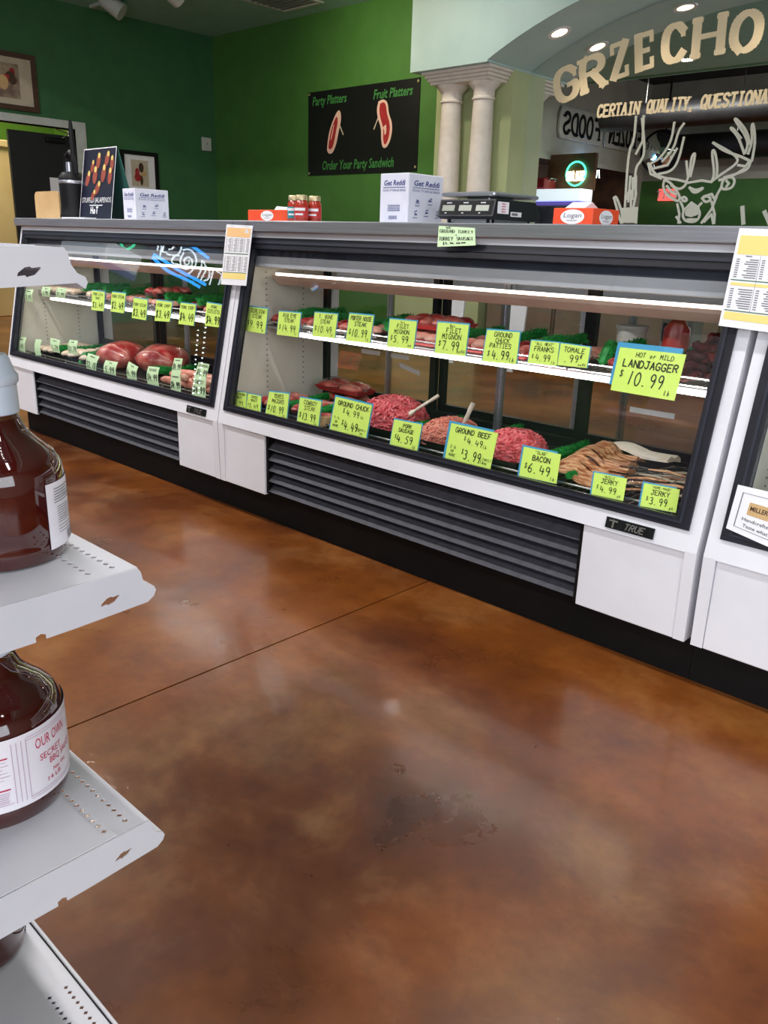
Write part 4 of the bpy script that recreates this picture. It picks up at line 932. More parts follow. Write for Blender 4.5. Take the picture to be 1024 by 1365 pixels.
font_text(m, 'Handcrafted', .07, lambda x, y: pt(x, y, .0008), .14, .30, 'LEFT', .34); font_text(m, 'Taste what', .07, lambda x, y: pt(x, y, .0008), .17, .17, 'LEFT', .30)
stroke_text(m, '~~~', .56, .68, .05, lambda x, y: pt(x, y, .0008), .2, .2); stroke_text(m, '~~~~', .58, .57, .05, lambda x, y: pt(x, y, .0008), .2, .24)
part('notice_print', m, MT['ink'], t)
part('logo', rect(pt,.18,.42,.44,.70,.0007), MT['kraft'], t); m = M(); font_text(m, 'MILLER', .09, lambda x, y: pt(x, y, .0012), .30, .54, 'CENTER', .2, 0, .02); part('logo_lettering', m, MT['darkbrown'], t)
# ------------------------------------------------------------------ garnish dividers
def garnish_mesh(seed, ln=.25, droop=False):
    rnd = random.Random(seed); m = M(); m.smooth = False
    n = 14; pts = []
    for i in range(n+1):
        f_ = i/n; z = .004*math.sin(f_*7+seed) + .006*math.sin(f_*3+seed*2)
        y = f_*ln
        if droop and f_ < .2: z -= (.2-f_)*.22; y += (.2-f_)*.12
        pts.append(Vector((.006*math.sin(f_*5+seed), y, z)))
    m.tube(pts, [.010+.007*math.sin(math.pi*min(1, .12+i/n*.95)) for i in range(n+1)], 7, True, 1.15)
    for k in range(900):
        i = rnd.random()*n; a = int(i); b = min(a+1, n); c = pts[a].lerp(pts[b], i-a)
        th = rnd.uniform(-.5, math.pi+.5); d = Vector((math.cos(th), rnd.uniform(-.5,.5), math.sin(th)*1.15)).normalized()
        r0 = .011; r1 = rnd.uniform(.019, .026)
        s = Vector((rnd.uniform(-1,1), rnd.uniform(-1,1), rnd.uniform(-1,1))).normalized()*.0035
        m.add([c+d*r0+s, c+d*r0-s, c+d*r1+s*.2], [(0,1,2)])
    return m
GM = {}
def garnish(x, y, z, label, group, seed=0, droop=False, yaw=0.0, scale=1.0):
    key = (seed % 3, droop)
    if key not in GM:
        me = mesh_of(garnish_mesh(seed % 3, .25, droop), 'garnish_strip', (0,0,0)); me.materials.append(MT['garnish']); GM[key] = me
    o = bpy.data.objects.new('garnish_strip', GM[key]); COL.objects.link(o)
    o.location = (x, y, z); o.rotation_euler = (0, 0, yaw); o.scale = (scale, scale, scale)
    return tag(o, label, 'garnish', group)
g1 = 'plastic garnish strips on the upper shelf of the middle case'
def gx(px, py, Y): return P(px, py, 1, Y).x
tops = [(396,412,'behind the rib eye card'), (430,416,'behind the T. bone card'), (482,424,'right of the porter house card'), (517,432,'left of the stacked filets'), (607,431,'right of the stacked filets'), (664,438,'behind the ground chuck patties card'), (722,452,'behind the franks card')]
for i, (px, py, wh) in enumerate(tops):
    garnish(gx(px, py, 1.99), 1.985, .738, 'fuzzy green garnish strip on the upper shelf, '+wh, g1, i)
garnish(gx(800,457,1.97), 1.965, .748, 'fuzzy green garnish strip drooping over the shelf edge left of the landjagger card', g1, 7, True)
garnish(gx(893,462,1.99), 1.99, .745, 'fuzzy green garnish strip beside the dark sausage pile', g1, 8)
g2 = 'plastic garnish strips on the deck of the middle case'
for i, (x, y, wh) in enumerate([(-2.27,1.90,'beside the wrapped roast'), (-2.085,1.90,'behind the cowboy steak card'), (-1.695,1.97,'between ground chuck and pork sausage'), (-1.468,1.99,'behind the ground beef card'), (-1.20,1.96,'left of the slab bacon')]):
    garnish(x, y, .43, 'fuzzy green garnish strip on the lower deck, '+wh, g2, i+2, False, 0, .95 if x > -2 else .88)
garnish(P(700,645,2,.43).x+.03, 1.86, .425, 'short fuzzy green garnish strip poking out beside the slab bacon card', g2, 1, False, .0, .6)
g3 = 'plastic garnish strips in the left case'
for i, (px, py, wh) in enumerate([(112,383,'behind the pork loin card'), (140,386,'right of the pork loin card'), (165,388,'behind the first pork steak card'), (190,396,'left of the pink pork pile'), (222,398,'behind the pork chop card'), (240,402,'between the two pork chop cards'), (266,405,'left of the cutlets card')]):
    garnish(gx(px, py, 1.99), 1.985, .742, 'fuzzy green garnish strip on the left case upper shelf, '+wh, g3, i, i == 3)
for i, (px, py, wh) in enumerate([(75,470,'behind the tilted 1.79 card'), (100,476,'left of the $2.10 card'), (118,478,'right behind the $2.10 card'), (200,492,'below the shiny roast')]):
    garnish(P(px, py, 1, 1.9).x, 1.90, .435, 'fuzzy green garnish strip on the left case deck, '+wh, g3, i+1, i == 1)

# ------------------------------------------------------------------ meat
def tray(x0, x1, y0, y1, z, h, mt_, parent, name='tray', e=.012):
    m = M()
    o = [(x0,y0),(x1,y0),(x1,y1),(x0,y1)]; i_ = [(x0+e,y0+e),(x1-e,y0+e),(x1-e,y1-e),(x0+e,y1-e)]
    vs = [(a,b,z+h) for a,b in o] + [(a,b,z) for a,b in i_] + [(a+.002 if a<(x0+x1)/2 else a-.002,b+.002 if b<(y0+y1)/2 else b-.002,z+h) for a,b in o] + [(a,b,z+.004) for a,b in i_]
    fs = [(0,1,5,4),(1,2,6,5),(2,3,7,6),(3,0,4,7),(7,6,5,4)] + [(8,12,13,9),(9,13,14,10),(10,14,15,11),(11,15,12,8),(12,15,14,13)] + [(0,8,9,1),(1,9,10,2),(2,10,11,3),(3,11,8,0)]
    m.add(vs, fs); return part(name, m, mt_, parent)
def strands(c, rx, ry, rz, n, r, seed, flat):
    rnd = random.Random(seed); m = M(); m.smooth = True
    m.blob(c, rx*.93, ry*.93, rz*.92, 16, 9, .05, seed, flat)
    for k in range(n):
        a = rnd.uniform(0, 6.283); t = math.acos(rnd.uniform(.02, 1))
        dr = rnd.uniform(0, 6.283); q = []; ca, ct = a, t
        for i in range(8):
            rad = 1 + .05*math.sin(i*1.7+k) + rnd.uniform(-.02,.04)
            p = (c[0]+rx*rad*math.sin(ct)*math.cos(ca), c[1]+ry*rad*math.sin(ct)*math.sin(ca), max(flat+.002, c[2]+rz*rad*math.cos(ct)))
            q.append(p); dr += rnd.uniform(-.9,.9)
            st = r*3.2/max(rx, .03)
            ca += math.cos(dr)*st/max(.35, math.sin(ct)); ct = min(1.55, max(.03, ct+math.sin(dr)*st))
        m.tube(q, r, 5, False)
    return m
def mound(label, x, y, rx, ry, rz, mt_, seed, n=240, tr=True):
    z = DECK+.012
    t = thing('ground_meat', label, 'ground meat', (x, y, z), 'mounds of ground meat on black trays')
    tray(x-rx-.015, x+rx+.015, y-ry-.012, y+ry+.012, z, .028, MT['tray'], t)
    part('meat_strands', strands((x, y, z+.016), rx, ry, rz, n, .0036, seed, z+.01), mt_, t, None, 'stuff')
    return t
mound('pink mound of ground chuck on a black tray', -1.845, 2.02, .11, .13, .088, MT['beef'], 3, 320)
mound('tan-pink mound of pork sausage behind its price card', -1.582, 2.0, .075, .12, .06, MT['pork'], 5, 220)
mound('pink mound of ground beef between ground beef and bacon cards', -1.33, 1.985, .09, .12, .068, MT['beef'], 9, 280)
def scoop(label, hx, hy, hz, tx, ty, tz):
    t = thing('scoop', label, 'scoop', (hx, hy, hz), 'white plastic scoops stuck in the meat')
    a = Vector((hx,hy,hz)); b = Vector((tx,ty,tz)); m = M(); m.smooth = True
    m.tube([a, a.lerp(b,.3), a.lerp(b,.5), a.lerp(b,.8), b], [.008,.010,.009,.011,.010], 10, True, .55); part('handle', m, MT['spoon'], t)
    m = M(); m.smooth = True; d = (a-b).normalized(); q = [a - d*.0, a + d*.02, a + d*.045, a + d*.06]; m.tube(q, [.009,.022,.024,.012], 12, True, .4); part('bowl', m, MT['spoon'], t)
a = P(555,546,1,2.02); b = P(585,527,1,2.06); scoop('white scoop lying against the ground chuck mound', a.x, a.y, a.z, b.x, b.y, b.z)
a = P(618,566,1,2.02); b = P(631,537,1,2.04); scoop('white scoop standing upright in the pork sausage', a.x, a.y, a.z, b.x, b.y, b.z)
def steaks(label, x, y, z, w, d, n, mt_, tr='tray', seed=0, film=False, sub=2, cat='meat tray'):
    t = thing('steak_tray', label, cat, (x, y, z), 'trays of cut meat')
    tray(x-w/2, x+w/2, y-d/2, y+d/2, z, .018, MT[tr], t)
    rnd = random.Random(seed)
    for i in range(n):
        yy = y - d/2 + d*(i+.5)/n
        for j in range(sub):
            xx = x + (j-(sub-1)/2)*w/sub*.92
            m = M(); m.blob((xx+rnd.uniform(-.004,.004), yy, z+.022+.004*(i%2)), w/sub*.47, d/n*.62, .016, 14, 8, .1, seed*10+i*3+j); part('cut', m, mt_, t)
    if film:
        m = M(); m.blob((x, y, z+.02), w*.52, d*.52, .036, 18, 9, .02, seed); part('plastic_wrap', m, MT['film'], t)
    return t
Zs = SHELF+.003
def gap(label, a, b, z, y, d, n, mt_, tr='tray', seed=0, film=False, sub=2): return steaks(label, (a+b)/2, y, z, b-a, d, n, mt_, tr, seed, film, sub)
gap('red sirloin steaks at the left end of the upper shelf', -2.43, -2.335, Zs, 2.07, .2, 4, MT['redmeat'], 'tray', 1)
gap('red rib eye steaks behind their price card', -2.275, -2.19, Zs, 2.07, .2, 4, MT['redmeat'], 'tray', 2)
gap('red T. bone steaks behind their price card', -2.135, -2.0, Zs, 2.07, .2, 4, MT['redmeat'], 'tray', 3)
gap('orange-pink porter house steaks on the upper shelf', -1.945, -1.88, Zs, 2.07, .2, 4, MT['pinkmeat'], 'tray', 4, False, 1)
gap('bottom tray of bacon-wrapped filets on a red tray', -1.822, -1.605, Zs, 2.06, .2, 3, MT['pinkmeat'], 'redtray', 5, False, 3)
gap('top tray of bacon-wrapped filets stacked on the red tray', -1.81, -1.615, Zs+.045, 2.08, .17, 3, MT['redmeat'], 'redtray', 6, False, 3)
gap('filets on a red tray behind the wider filet card', -1.543, -1.447, Zs, 2.06, .2, 3, MT['pinkmeat'], 'redtray', 7)
gap('red ground chuck patties behind their price card', -1.384, -1.296, Zs, 2.06, .2, 3, MT['redmeat'], 'redtray', 8)
gap('pale franks behind the franks and tomale cards', -1.234, -1.118, Zs, 2.06, .2, 5, MT['pinkmeat'], 'tray', 9, False, 1)
gap('dark red cuts behind the landjagger card', -1.055, -.926, Zs, 2.06, .2, 4, MT['redmeat'], 'tray', 10)
Zd = DECK+.012
gap('red round roast slices at the left end of the lower deck', -2.43, -2.305, Zd, 1.98, .2, 3, MT['redmeat'], 'tray', 11)
gap('red teres major cuts behind their price card', -2.235, -2.12, Zd, 1.97, .16, 2, MT['redmeat'], 'tray', 12)
steaks('film-wrapped brown roast on a tray at the back of the lower deck', -2.25, 2.19, Zd+.046, .24, .10, 2, MT['redmeat'], 'redtray', 13, True)
steaks('tray of red cuts under the wrapped roast', -2.25, 2.19, Zd, .22, .10, 2, MT['redmeat'], 'tray', 14)
gap('red cowboy steaks behind their price card', -2.05, -1.985, Zd, 2.02, .16, 3, MT['redmeat'], 'tray', 15, False, 1)
t = thing('round_steak', 'small round bone-in steak left of the ground chuck card', 'steak', (-2.02, 1.875, Zd))
m = M(); m.smooth = True; m.lathe((-2.02,1.875,Zd), [(0,0),(.034,0),(.037,.008),(.036,.03),(.03,.034)], 20); part('rind', m, MT['kraft'], t); m = M(); m.blob((-2.02,1.875,Zd+.033), .03, .03, .006, 14, 6, .05, 2); part('meat_face', m, MT['redmeat'], t)
# landjagger: a pile of dark sausages, each its own
rnd = random.Random(4); sm = None; proto = []
for k in range(3):
    m = M(); m.smooth = True; n = 7
    m.tube([(.05*(i/n-.5)*2*.8, .012*math.sin(math.pi*i/n)*(1 if k != 1 else -.6), .003*math.sin(i*2+k)) for i in range(n+1)], [.006]+[.0125-.0006*(i % 2) for i in range(n-1)]+[.006], 9); me = mesh_of(m, 'sausage', (0,0,0)); me.materials.append(MT[('sausage','sausage_b','sausage_c')[k]]); proto.append(me)
lay = []
for lv, (nx, ny) in enumerate(((2,9),(2,8),(2,7),(2,6),(1,5))):
    for i in range(nx):
        for j in range(ny): lay.append((-.80+(i-(nx-1)/2)*.062, 2.09+(j-(ny-1)/2)*.030+lv*.006, Zs+.016+lv*.021))
for k, (x, y, z) in enumerate(lay):
    o = bpy.data.objects.new('sausage', proto[k % 3]); COL.objects.link(o)
    o.location = (x+rnd.uniform(-.006,.006), y+rnd.uniform(-.004,.004), z+rnd.uniform(-.002,.003)); o.rotation_euler = (rnd.uniform(-.3,.3), rnd.uniform(-.25,.25), rnd.uniform(-1.4,1.4)); o.scale = (.8,.95,.95)
    tag(o, 'dark red dried sausage in the pile beside the landjagger card', 'sausage', 'dried sausages in the pile on the upper shelf')
t = thing('plastic_bag', 'crumpled clear plastic bag behind the dark sausages', 'bag', (-.80, 2.2, Zs+.06)); m = M(); m.blob((-.80,2.225,Zs+.095), .06, .035, .03, 16, 9, .25, 5); part('bag_film', m, MT['film'], t); m = M(); m.blob((-.80,2.225,Zs+.09), .05, .025, .024, 14, 8, .3, 6); part('bag_contents', m, MT['plastic'], t)
# bacon: layered slices with a white fat slab on top
def slice_(x0, x1, yc, z, wd_, wav, ph, th=.005, tilt=0.0, lift=0.0):
    m = M(); m.smooth = True; n = 18; vs = []
    for i in range(n+1):
        f_ = i/n; x = x0+(x1-x0)*f_
        zz = z + wav*math.sin(f_*4+ph) + lift*math.sin(math.pi*min(1,f_*1.6))*(1 if f_<.62 else 0); ya = yc + .008*math.sin(f_*6+ph)
        for (dy, dz) in ((-wd_/2,0),(-wd_/4,th*1.6),(0,th*.6),(wd_/4,th*1.8),(wd_/2,th*.4),(wd_/2,-th),(0,-th*.6),(-wd_/2,-th)):
            vs.append((x, ya+dy, max(zz+dz+tilt*dy, Zd+.002)))
    k = 8; m.add(vs, [(i*k+j, i*k+(j+1)%k, (i+1)*k+(j+1)%k, (i+1)*k+j) for i in range(n) for j in range(k)] + [tuple(range(k))[::-1], tuple(range(n*k, n*k+k))])
    return m
t = thing('bacon_slab', 'pile of sliced brown slab bacon beside the bacon card', 'bacon', (-1.0, 2.0, Zd)); rnd = random.Random(8)
for i in range(11):
    part('bacon_slice', slice_(-1.15+rnd.uniform(-.015,.015)+.004*i, -.975+rnd.uniform(-.03,.02), 1.90+.017*i, Zd+.008+.0048*i, .062, .004, rnd.uniform(0,1)+.5, .005, -.25, .012+.001*i), MT['bacon'], t)
m = slice_(-1.09, -.90, 2.12, Zd+.060, .085, .002, 1.2, .007, -.15, .008); part('fat_slab', m, MT['fat'], t)
# jerky in clear packets
for i, (x, y, yaw) in enumerate([(-.90,1.955,.2),(-.785,1.965,-.15),(-.87,2.08,.1),(-.765,2.10,.3)]):
    t = thing('jerky_packet', ['clear packet of dried jerky behind the muscle jerky card', 'clear packet of dried jerky behind the home-made jerky card', 'clear packet of dried jerky beneath the white fat slab', 'clear packet of dried jerky in the back right corner of the deck'][i], 'jerky packet', (x, y, Zd), 'clear packets of jerky')
    rnd = random.Random(i)
    for k in range(7):
        a = yaw + rnd.uniform(-.5,.5); l = .05; cx_, cy_, cz_ = x+rnd.uniform(-.02,.02), y+rnd.uniform(-.04,.04), Zd+.008+.0055*k
        m = M(); m.smooth = True; m.tube([(cx_-l*math.cos(a), cy_-l*math.sin(a), cz_), (cx_, cy_, cz_+.004), (cx_+l*math.cos(a), cy_+l*math.sin(a), cz_)], [.005,.008,.005], 6, True, .5); part('jerky_strip', m, [MT['bacon'], MT['darkbrown'], MT['matboard']][k % 3], t)
    m = M(); m.blob((x, y, Zd+.024), .055, .056, .03, 18, 8, .12, i); part('packet_film', m, MT['film'], t)
# left case
def lx(px, py, Y): return P(px, py, 1, Y).x
gap('pale chicken pieces at the left end of the left case upper shelf', -4.25, -3.89, Zs, 2.07, .2, 4, MT['palemeat'], 'tray', 21, False, 5)
gap('pale poultry cuts on the left case shelf, second tray from its left end', -3.823, -3.69, Zs, 2.07, .2, 4, MT['palemeat'], 'tray', 22)
gap('pork loin roast under film on the left case upper shelf', -3.622, -3.52, Zs, 2.07, .2, 3, MT['pinkmeat'], 'tray', 23, True)
gap('white-and-pink pork steaks under film on the left case shelf', -3.455, -3.365, Zs, 2.06, .2, 4, MT['pinkmeat'], 'tray', 24, True)
gap('lower tray of pork steaks under the pile on the left case shelf', -3.30, -3.175, Zs, 2.06, .2, 4, MT['pinkmeat'], 'tray', 26)
gap('top tray of the tall pile of pink pork steaks on the left case shelf', -3.295, -3.18, Zs+.045, 2.06, .18, 4, MT['redmeat'], 'tray', 25)
gap('narrow tray of pink pork chops on the left case shelf', -3.108, -3.072, Zs, 2.06, .2, 4, MT['pinkmeat'], 'tray', 27, False, 1)
gap('tray of red pork chops between the pork chop cards', -3.006, -2.934, Zs, 2.06, .2, 4, MT['redmeat'], 'tray', 28)
gap('wide tray of pink pork cutlets at the right end of the left case shelf', -2.865, -2.57, Zs, 2.06, .2, 4, MT['pinkmeat'], 'tray', 29, False, 4)
gap('pale chicken parts at the left end of the left case deck', -4.24, -4.05, Zd, 2.02, .24, 4, MT['palemeat'], 'tray', 31, False, 3)
gap('yellowish chicken parts in the middle of the left case deck', -3.985, -3.86, Zd, 2.02, .24, 4, MT['palemeat'], 'tray', 32)
gap('small tray of pale poultry between two garnish strips on the left case deck', -3.79, -3.725, Zd, 2.02, .24, 4, MT['palemeat'], 'tray', 33, False, 1)
def roast(label, x, y, rx, ry, rz, seed):
    t = thing('wrapped_roast', label, 'roast', (x, y, Zd), 'film-wrapped roasts in the left case')
    m = M(); m.blob((x, y, Zd+rz*.85), rx, ry, rz, 22, 12, .08, seed, Zd); part('roast_meat', m, MT['redmeat'], t)
    m = M(); m.blob((x, y, Zd+rz*.85), rx*1.04, ry*1.04, rz*1.05, 26, 14, .09, seed, Zd); part('plastic_wrap', m, MT['film'], t)
roast('large shiny wrapped red roast in the left case, the rear one', -3.305, 2.06, .105, .13, .068, 3)
roast('large shiny wrapped red roast in the left case, the front one', -3.55, 2.0, .115, .12, .064, 5)
rnd = random.Random(12); m = M(); m.smooth = True; n = 9
m.tube([(.075*(i/n-.5)*2, .014*math.sin(math.pi*i/n), 0) for i in range(n+1)], [.008]+[.0165]*(n-1)+[.008], 10); sme = [mesh_of(m, 'link_sausage', (0,0,0)), None]; sme[0].materials.append(MT['pinkmeat'])
for k in range(16):
    i, j, lv = k % 3, (k//3) % 4, k//12
    o = bpy.data.objects.new('link_sausage', sme[0]); COL.objects.link(o)
    o.location = (-2.97+i*.165+rnd.uniform(-.01,.01)+lv*.05, 1.89+j*.05+rnd.uniform(-.006,.006), Zd+.018+lv*.03); o.rotation_euler = (0, 0, rnd.uniform(-.25,.25))
    tag(o, 'fat pink link sausage in the heap at the right end of the left case deck', 'sausage', 'pink link sausages in the left case')
# ------------------------------------------------------------------ on the worktop
Z0 = WT_Z
def carton(label, x0, x1, y0, y1, h, group):
    t = thing('storage_bag_box', label, 'box', ((x0+x1)/2, (y0+y1)/2, Z0), group)
    part('carton', M().bbox(x0, x1, y0, y1, Z0, Z0+h, .002), MT['carton'], t)
    fr = frame2d((x0, y0-.0006, Z0), (1,0,0), (0,0,1)); w = x1-x0; d = y1-y0
    sd = frame2d((x1+.0006, y0, Z0), (0,1,0), (0,0,1))
    m = M()
    for pf, ww in ((fr, w), (sd, d)):
        font_text(m, 'Get Reddi', h*.105, pf, ww*.5, h*.76, 'CENTER', ww*.74, .2, .02)
        ribbon(m, [(ww*.12, h*.72), (ww*.88, h*.72)], h*.012, pf)
        font_text(m, 'FOOD STORAGE BAGS', h*.045, pf, ww*.5, h*.64, 'CENTER', ww*.78)
    part('brand_print', m, MT['blueink'], t)
    m = M(); rnd = random.Random(3)
    for (u, v) in ((.25,.42),(.62,.46),(.2,.18),(.52,.22),(.84,.2)):
        for k in range(3): ribbon(m, [(d*(u-.05+rnd.uniform(0,.05)), h*(v+k*.03)), (d*(u+.05), h*(v+k*.03+rnd.uniform(-.03,.03)))], h*.018, sd)
        ribbon(m, [(d*(u-.06), h*(v-.06)), (d*(u+.06), h*(v-.06))], h*.012, sd)
    for k in range(4): ribbon(m, [(w*.3, h*(.36-.035*k)), (w*.72, h*(.36-.035*k))], h*.012, fr)
    for k in range(9): ribbon(m, [(w*(.34+.035*k), h*.08), (w*(.34+.035*k), h*.15)], w*(.01+.008*(k % 2)), fr)
    part('icon_print', m, MT['ltext'] if False else MT['blueink'], t)
    return t
carton('white Get Reddi carton standing left, beside the stuffed jalapenos sign'.replace('Get Reddi ', 'food storage bag '), -3.462, -3.362, 2.0, 2.165, .128, 'white food storage bag cartons')
carton('white food storage bag carton standing beside the black scale', -1.912, -1.792, 2.0, 2.165, .145, 'white food storage bag cartons')
def flatbox(label, x0, x1, y0, y1, h):
    t = thing('orange_box', label, 'box', ((x0+x1)/2, (y0+y1)/2, Z0), 'flat orange cartons')
    part('carton', M().bbox(x0, x1, y0, y1, Z0, Z0+h, .002), MT['red_orange'], t)
    for pf, ww in ((frame2d((x0, y0-.0006, Z0), (1,0,0), (0,0,1)), x1-x0), (frame2d((x1+.0006, y0, Z0), (0,1,0), (0,0,1)), y1-y0)):
        m = M(); n = 24; a = min(.036, ww*.3); b = h*.42
        m.add([pf(ww*.5+a*math.cos(2*math.pi*i/n), h*.5+b*math.sin(2*math.pi*i/n)) for i in range(n)], [tuple(range(n))]); part('oval_label', m, MT['paper'], t)
        m = M(); pg = lambda x, y: pf(x, y) + (Vector((0,-.0006,0)) if pf is None else (pf(1,0)-pf(0,0)).cross(Vector((0,0,1)))*.0006)
        font_text(m, 'Logan', h*.26, pg, ww*.5, h*.46, 'CENTER', a*1.5, .1); font_text(m, 'WRAP', h*.1, pg, ww*.5, h*.24, 'CENTER', a*.9); part('label_print', m, MT['ltext'], t)
flatbox('flat orange carton behind the salsa jars', -2.585, -2.36, 2.0, 2.08, .040)
flatbox('flat orange carton right of the black scale', -1.285, -1.165, 2.02, 2.16, .044)
t = thing('paper_pad', 'small white folded paper lying on the orange carton by the scale', 'paper', (-1.24, 2.09, Z0+.044)); part('folded_sheet', M().prism([(2.05,Z0+.0442),(2.13,Z0+.0442),(2.09,Z0+.062)], 0, -1.27, -1.21), MT['paper'], t)
t = thing('leaflet', 'white leaflet leaning behind the orange carton near the jars', 'leaflet', (-2.5, 2.1, Z0)); part('sheet', M().quadslab([(-2.60,2.10,Z0), (-2.40,2.10,Z0), (-2.42,2.15,Z0+.05), (-2.60,2.15,Z0+.06)], (0,-1,.3), .002), MT['paper'], t)
def jar(label, x, y, lab):
    t = thing('salsa_jar', label, 'jar', (x, y, Z0), 'red salsa jars on the worktop')
    r = .024; h = .074
    m = M(); m.smooth = True; m.lathe((x,y,Z0), [(0,0),(r*.92,0),(r,.004),(r,h*.8),(r*.8,h*.92),(r*.78,h)], 24); part('glass_body', m, MT['jarfood'], t)
    m = M(); m.smooth = True; m.lathe((x,y,Z0+h), [(r*.86,-.004),(r*.86,.010),(r*.8,.012),(0,.012)], 24); part('lid', m, MT['gold'], t)
    m = M(); m.smooth = True; m.lathe((x,y,Z0), [(r+.0006,h*.16),(r+.0006,h*.66)], 20, -2.3, .5); lb = part('label', m, MT[lab], t)
    m = M(); m.smooth = True; m.lathe((x,y,Z0), [(r+.0012,h*.48),(r+.0012,h*.6)], 16, -1.9, -.2); part('label_stripe', m, MT['paper'], lb)
    m = M(); m.smooth = True; m.lathe((x,y,Z0), [(r+.0012,h*.28),(r+.0012,h*.36)], 16, -1.7, -.5); part('label_stripe', m, MT['paper'], lb)
jar('small red salsa jar with a teal label, leftmost of the three', -2.322, 2.0, 'teal_lab'); jar('small red salsa jar with a red label, in the middle', -2.268, 1.985, 'red_lab'); jar('small red salsa jar partly behind the red-labelled one', -2.262, 2.04, 'red_lab')
# scale
x0, x1, y0, y1 = -1.672, -1.47, 2.0, 2.24
t = thing('scale', 'black digital counter scale with a steel platter', 'scale', ((x0+x1)/2, (y0+y1)/2, Z0))
m = M(); zt = Z0+.068
m.prism([(y0+.012,Z0+.014),(y0,Z0+.022),(y0+.012,zt),(y1-.03,zt),(y1,Z0+.04),(y1,Z0+.014)], 0, x0, x1); part('housing', m, MT['scale_black'], t)
for (x, y) in ((x0+.03,y0+.03),(x1-.03,y0+.03),(x0+.03,y1-.03),(x1-.03,y1-.03)): 
    m = M(); m.smooth = True; m.lathe((x,y,Z0), [(0,0),(.012,0),(.012,.014),(0,.014)], 12); part('foot', m, MT['black'], t)
part('base_tray', M().box(x0+.02, x1-.02, y0+.02, y1-.02, Z0+.005, Z0+.014), MT['steel'], t)
pf = frame2d((x0, y0+.0063-.001, Z0+.045), (1,0,0), (0,.25,1))
sl = lambda x, y: Vector((x0+x, y0 + .012*(y-.022)/.046 - .0012, Z0+y))
m = M(); m.add([sl(.006,.026), sl(.196,.026), sl(.196,.064), sl(.006,.064)], [(0,1,2,3)]); part('display_panel', m, MT['black'], t)
sl2 = lambda x, y: sl(x, y) + Vector((0,-.0008,0))
for i in range(3):
    a = .014+.062*i; m = M(); m.add([sl2(a,.036), sl2(a+.046,.036), sl2(a+.046,.052), sl2(a,.052)], [(0,1,2,3)]); part('display_window', m, MT['lcd'], t)
for i in range(3):
    m = M(); stroke_text(m, '~~~~', .037+.062*i, .058, .005, sl2, .2, .04); part('panel_print', m, MT['paper'], t)
    m = M(); stroke_text(m, '~~', .03+.062*i, .030, .004, sl2, .2, .02); part('panel_print', m, MT['paper'], t)
sdf = frame2d((x1+.0006, y0, Z0), (0,1,0), (0,0,1))
m = M(); m.add([sdf(.02,.03), sdf(.075,.03), sdf(.075,.062), sdf(.02,.062)], [(0,1,2,3)]); st = part('sticker', m, MT['paper'], t)
m = M(); pg = frame2d((x1+.0012, y0, Z0), (0,1,0), (0,0,1))
for k in range(4): stroke_text(m, '~~~~~', .048, .056-.007*k, .004, pg, .25, .045)
part('sticker_print', m, MT['crimson'], st)
m = M(); m.add([sdf(.085,.024), sdf(.14,.024), sdf(.14,.037), sdf(.085,.037)], [(0,1,2,3)]); st = part('sticker', m, MT['paper'], t)
m = M(); m.add([pg(.09,.027), pg(.12,.027), pg(.12,.034), pg(.09,.034)], [(0,1,2,3)]); part('sticker_print', m, MT['ltext'], st)
m = M(); m.bbox(x0+.004, x1-.004, y0+.006, y1-.006, zt+.008, zt+.020, .004); m.bbox(x0+.06, x1-.06, y0+.06, y1-.06, zt-.002, zt+.009, .002); part('platter', m, MT['steel'], t)
# upright black radio
bx = -3.908
t = thing('two_way_radio', 'tall black radio with a loop handle and long aerial', 'radio', (bx, 2.0, Z0))
m = M(); m.smooth = True
m.add([], []); 
for i, (z, r) in enumerate([]): pass
m.lathe((bx,2.0,Z0), [(0,0),(.064,0),(.066,.012),(.062,.02),(.058,.06),(.060,.17),(.058,.185),(.046,.2),(.044,.205),(0,.205)], 24); part('body', m, MT['black'], t)
m = M(); m.smooth = True; m.lathe((bx,2.0,Z0), [(.0605,.155),(.0615,.157),(.0615,.167),(.0605,.169)], 24); part('silver_ring', m, MT['steel'], t)
m = M(); m.smooth = True; m.tube([(bx-.04,2.0,Z0+.2),(bx-.045,2.0,Z0+.235),(bx-.035,2.0,Z0+.275),(bx,2.0,Z0+.292),(bx+.035,2.0,Z0+.275),(bx+.045,2.0,Z0+.235),(bx+.04,2.0,Z0+.2)], .012, 8); part('loop_handle', m, MT['black'], t)
m = M(); m.smooth = True; m.tube([(bx+.036,2.0,Z0+.2),(bx+.032,2.0,Z0+.30),(bx+.028,2.0,Z0+.40),(bx+.028,2.0,Z0+.425)], [.014,.012,.0095,.007], 10); part('aerial', m, MT['black'], t)
m = M(); m.bbox(bx-.02, bx+.012, 1.984, 2.0, Z0+.205, Z0+.25, .004); part('indicator', m, MT['steel'], t)
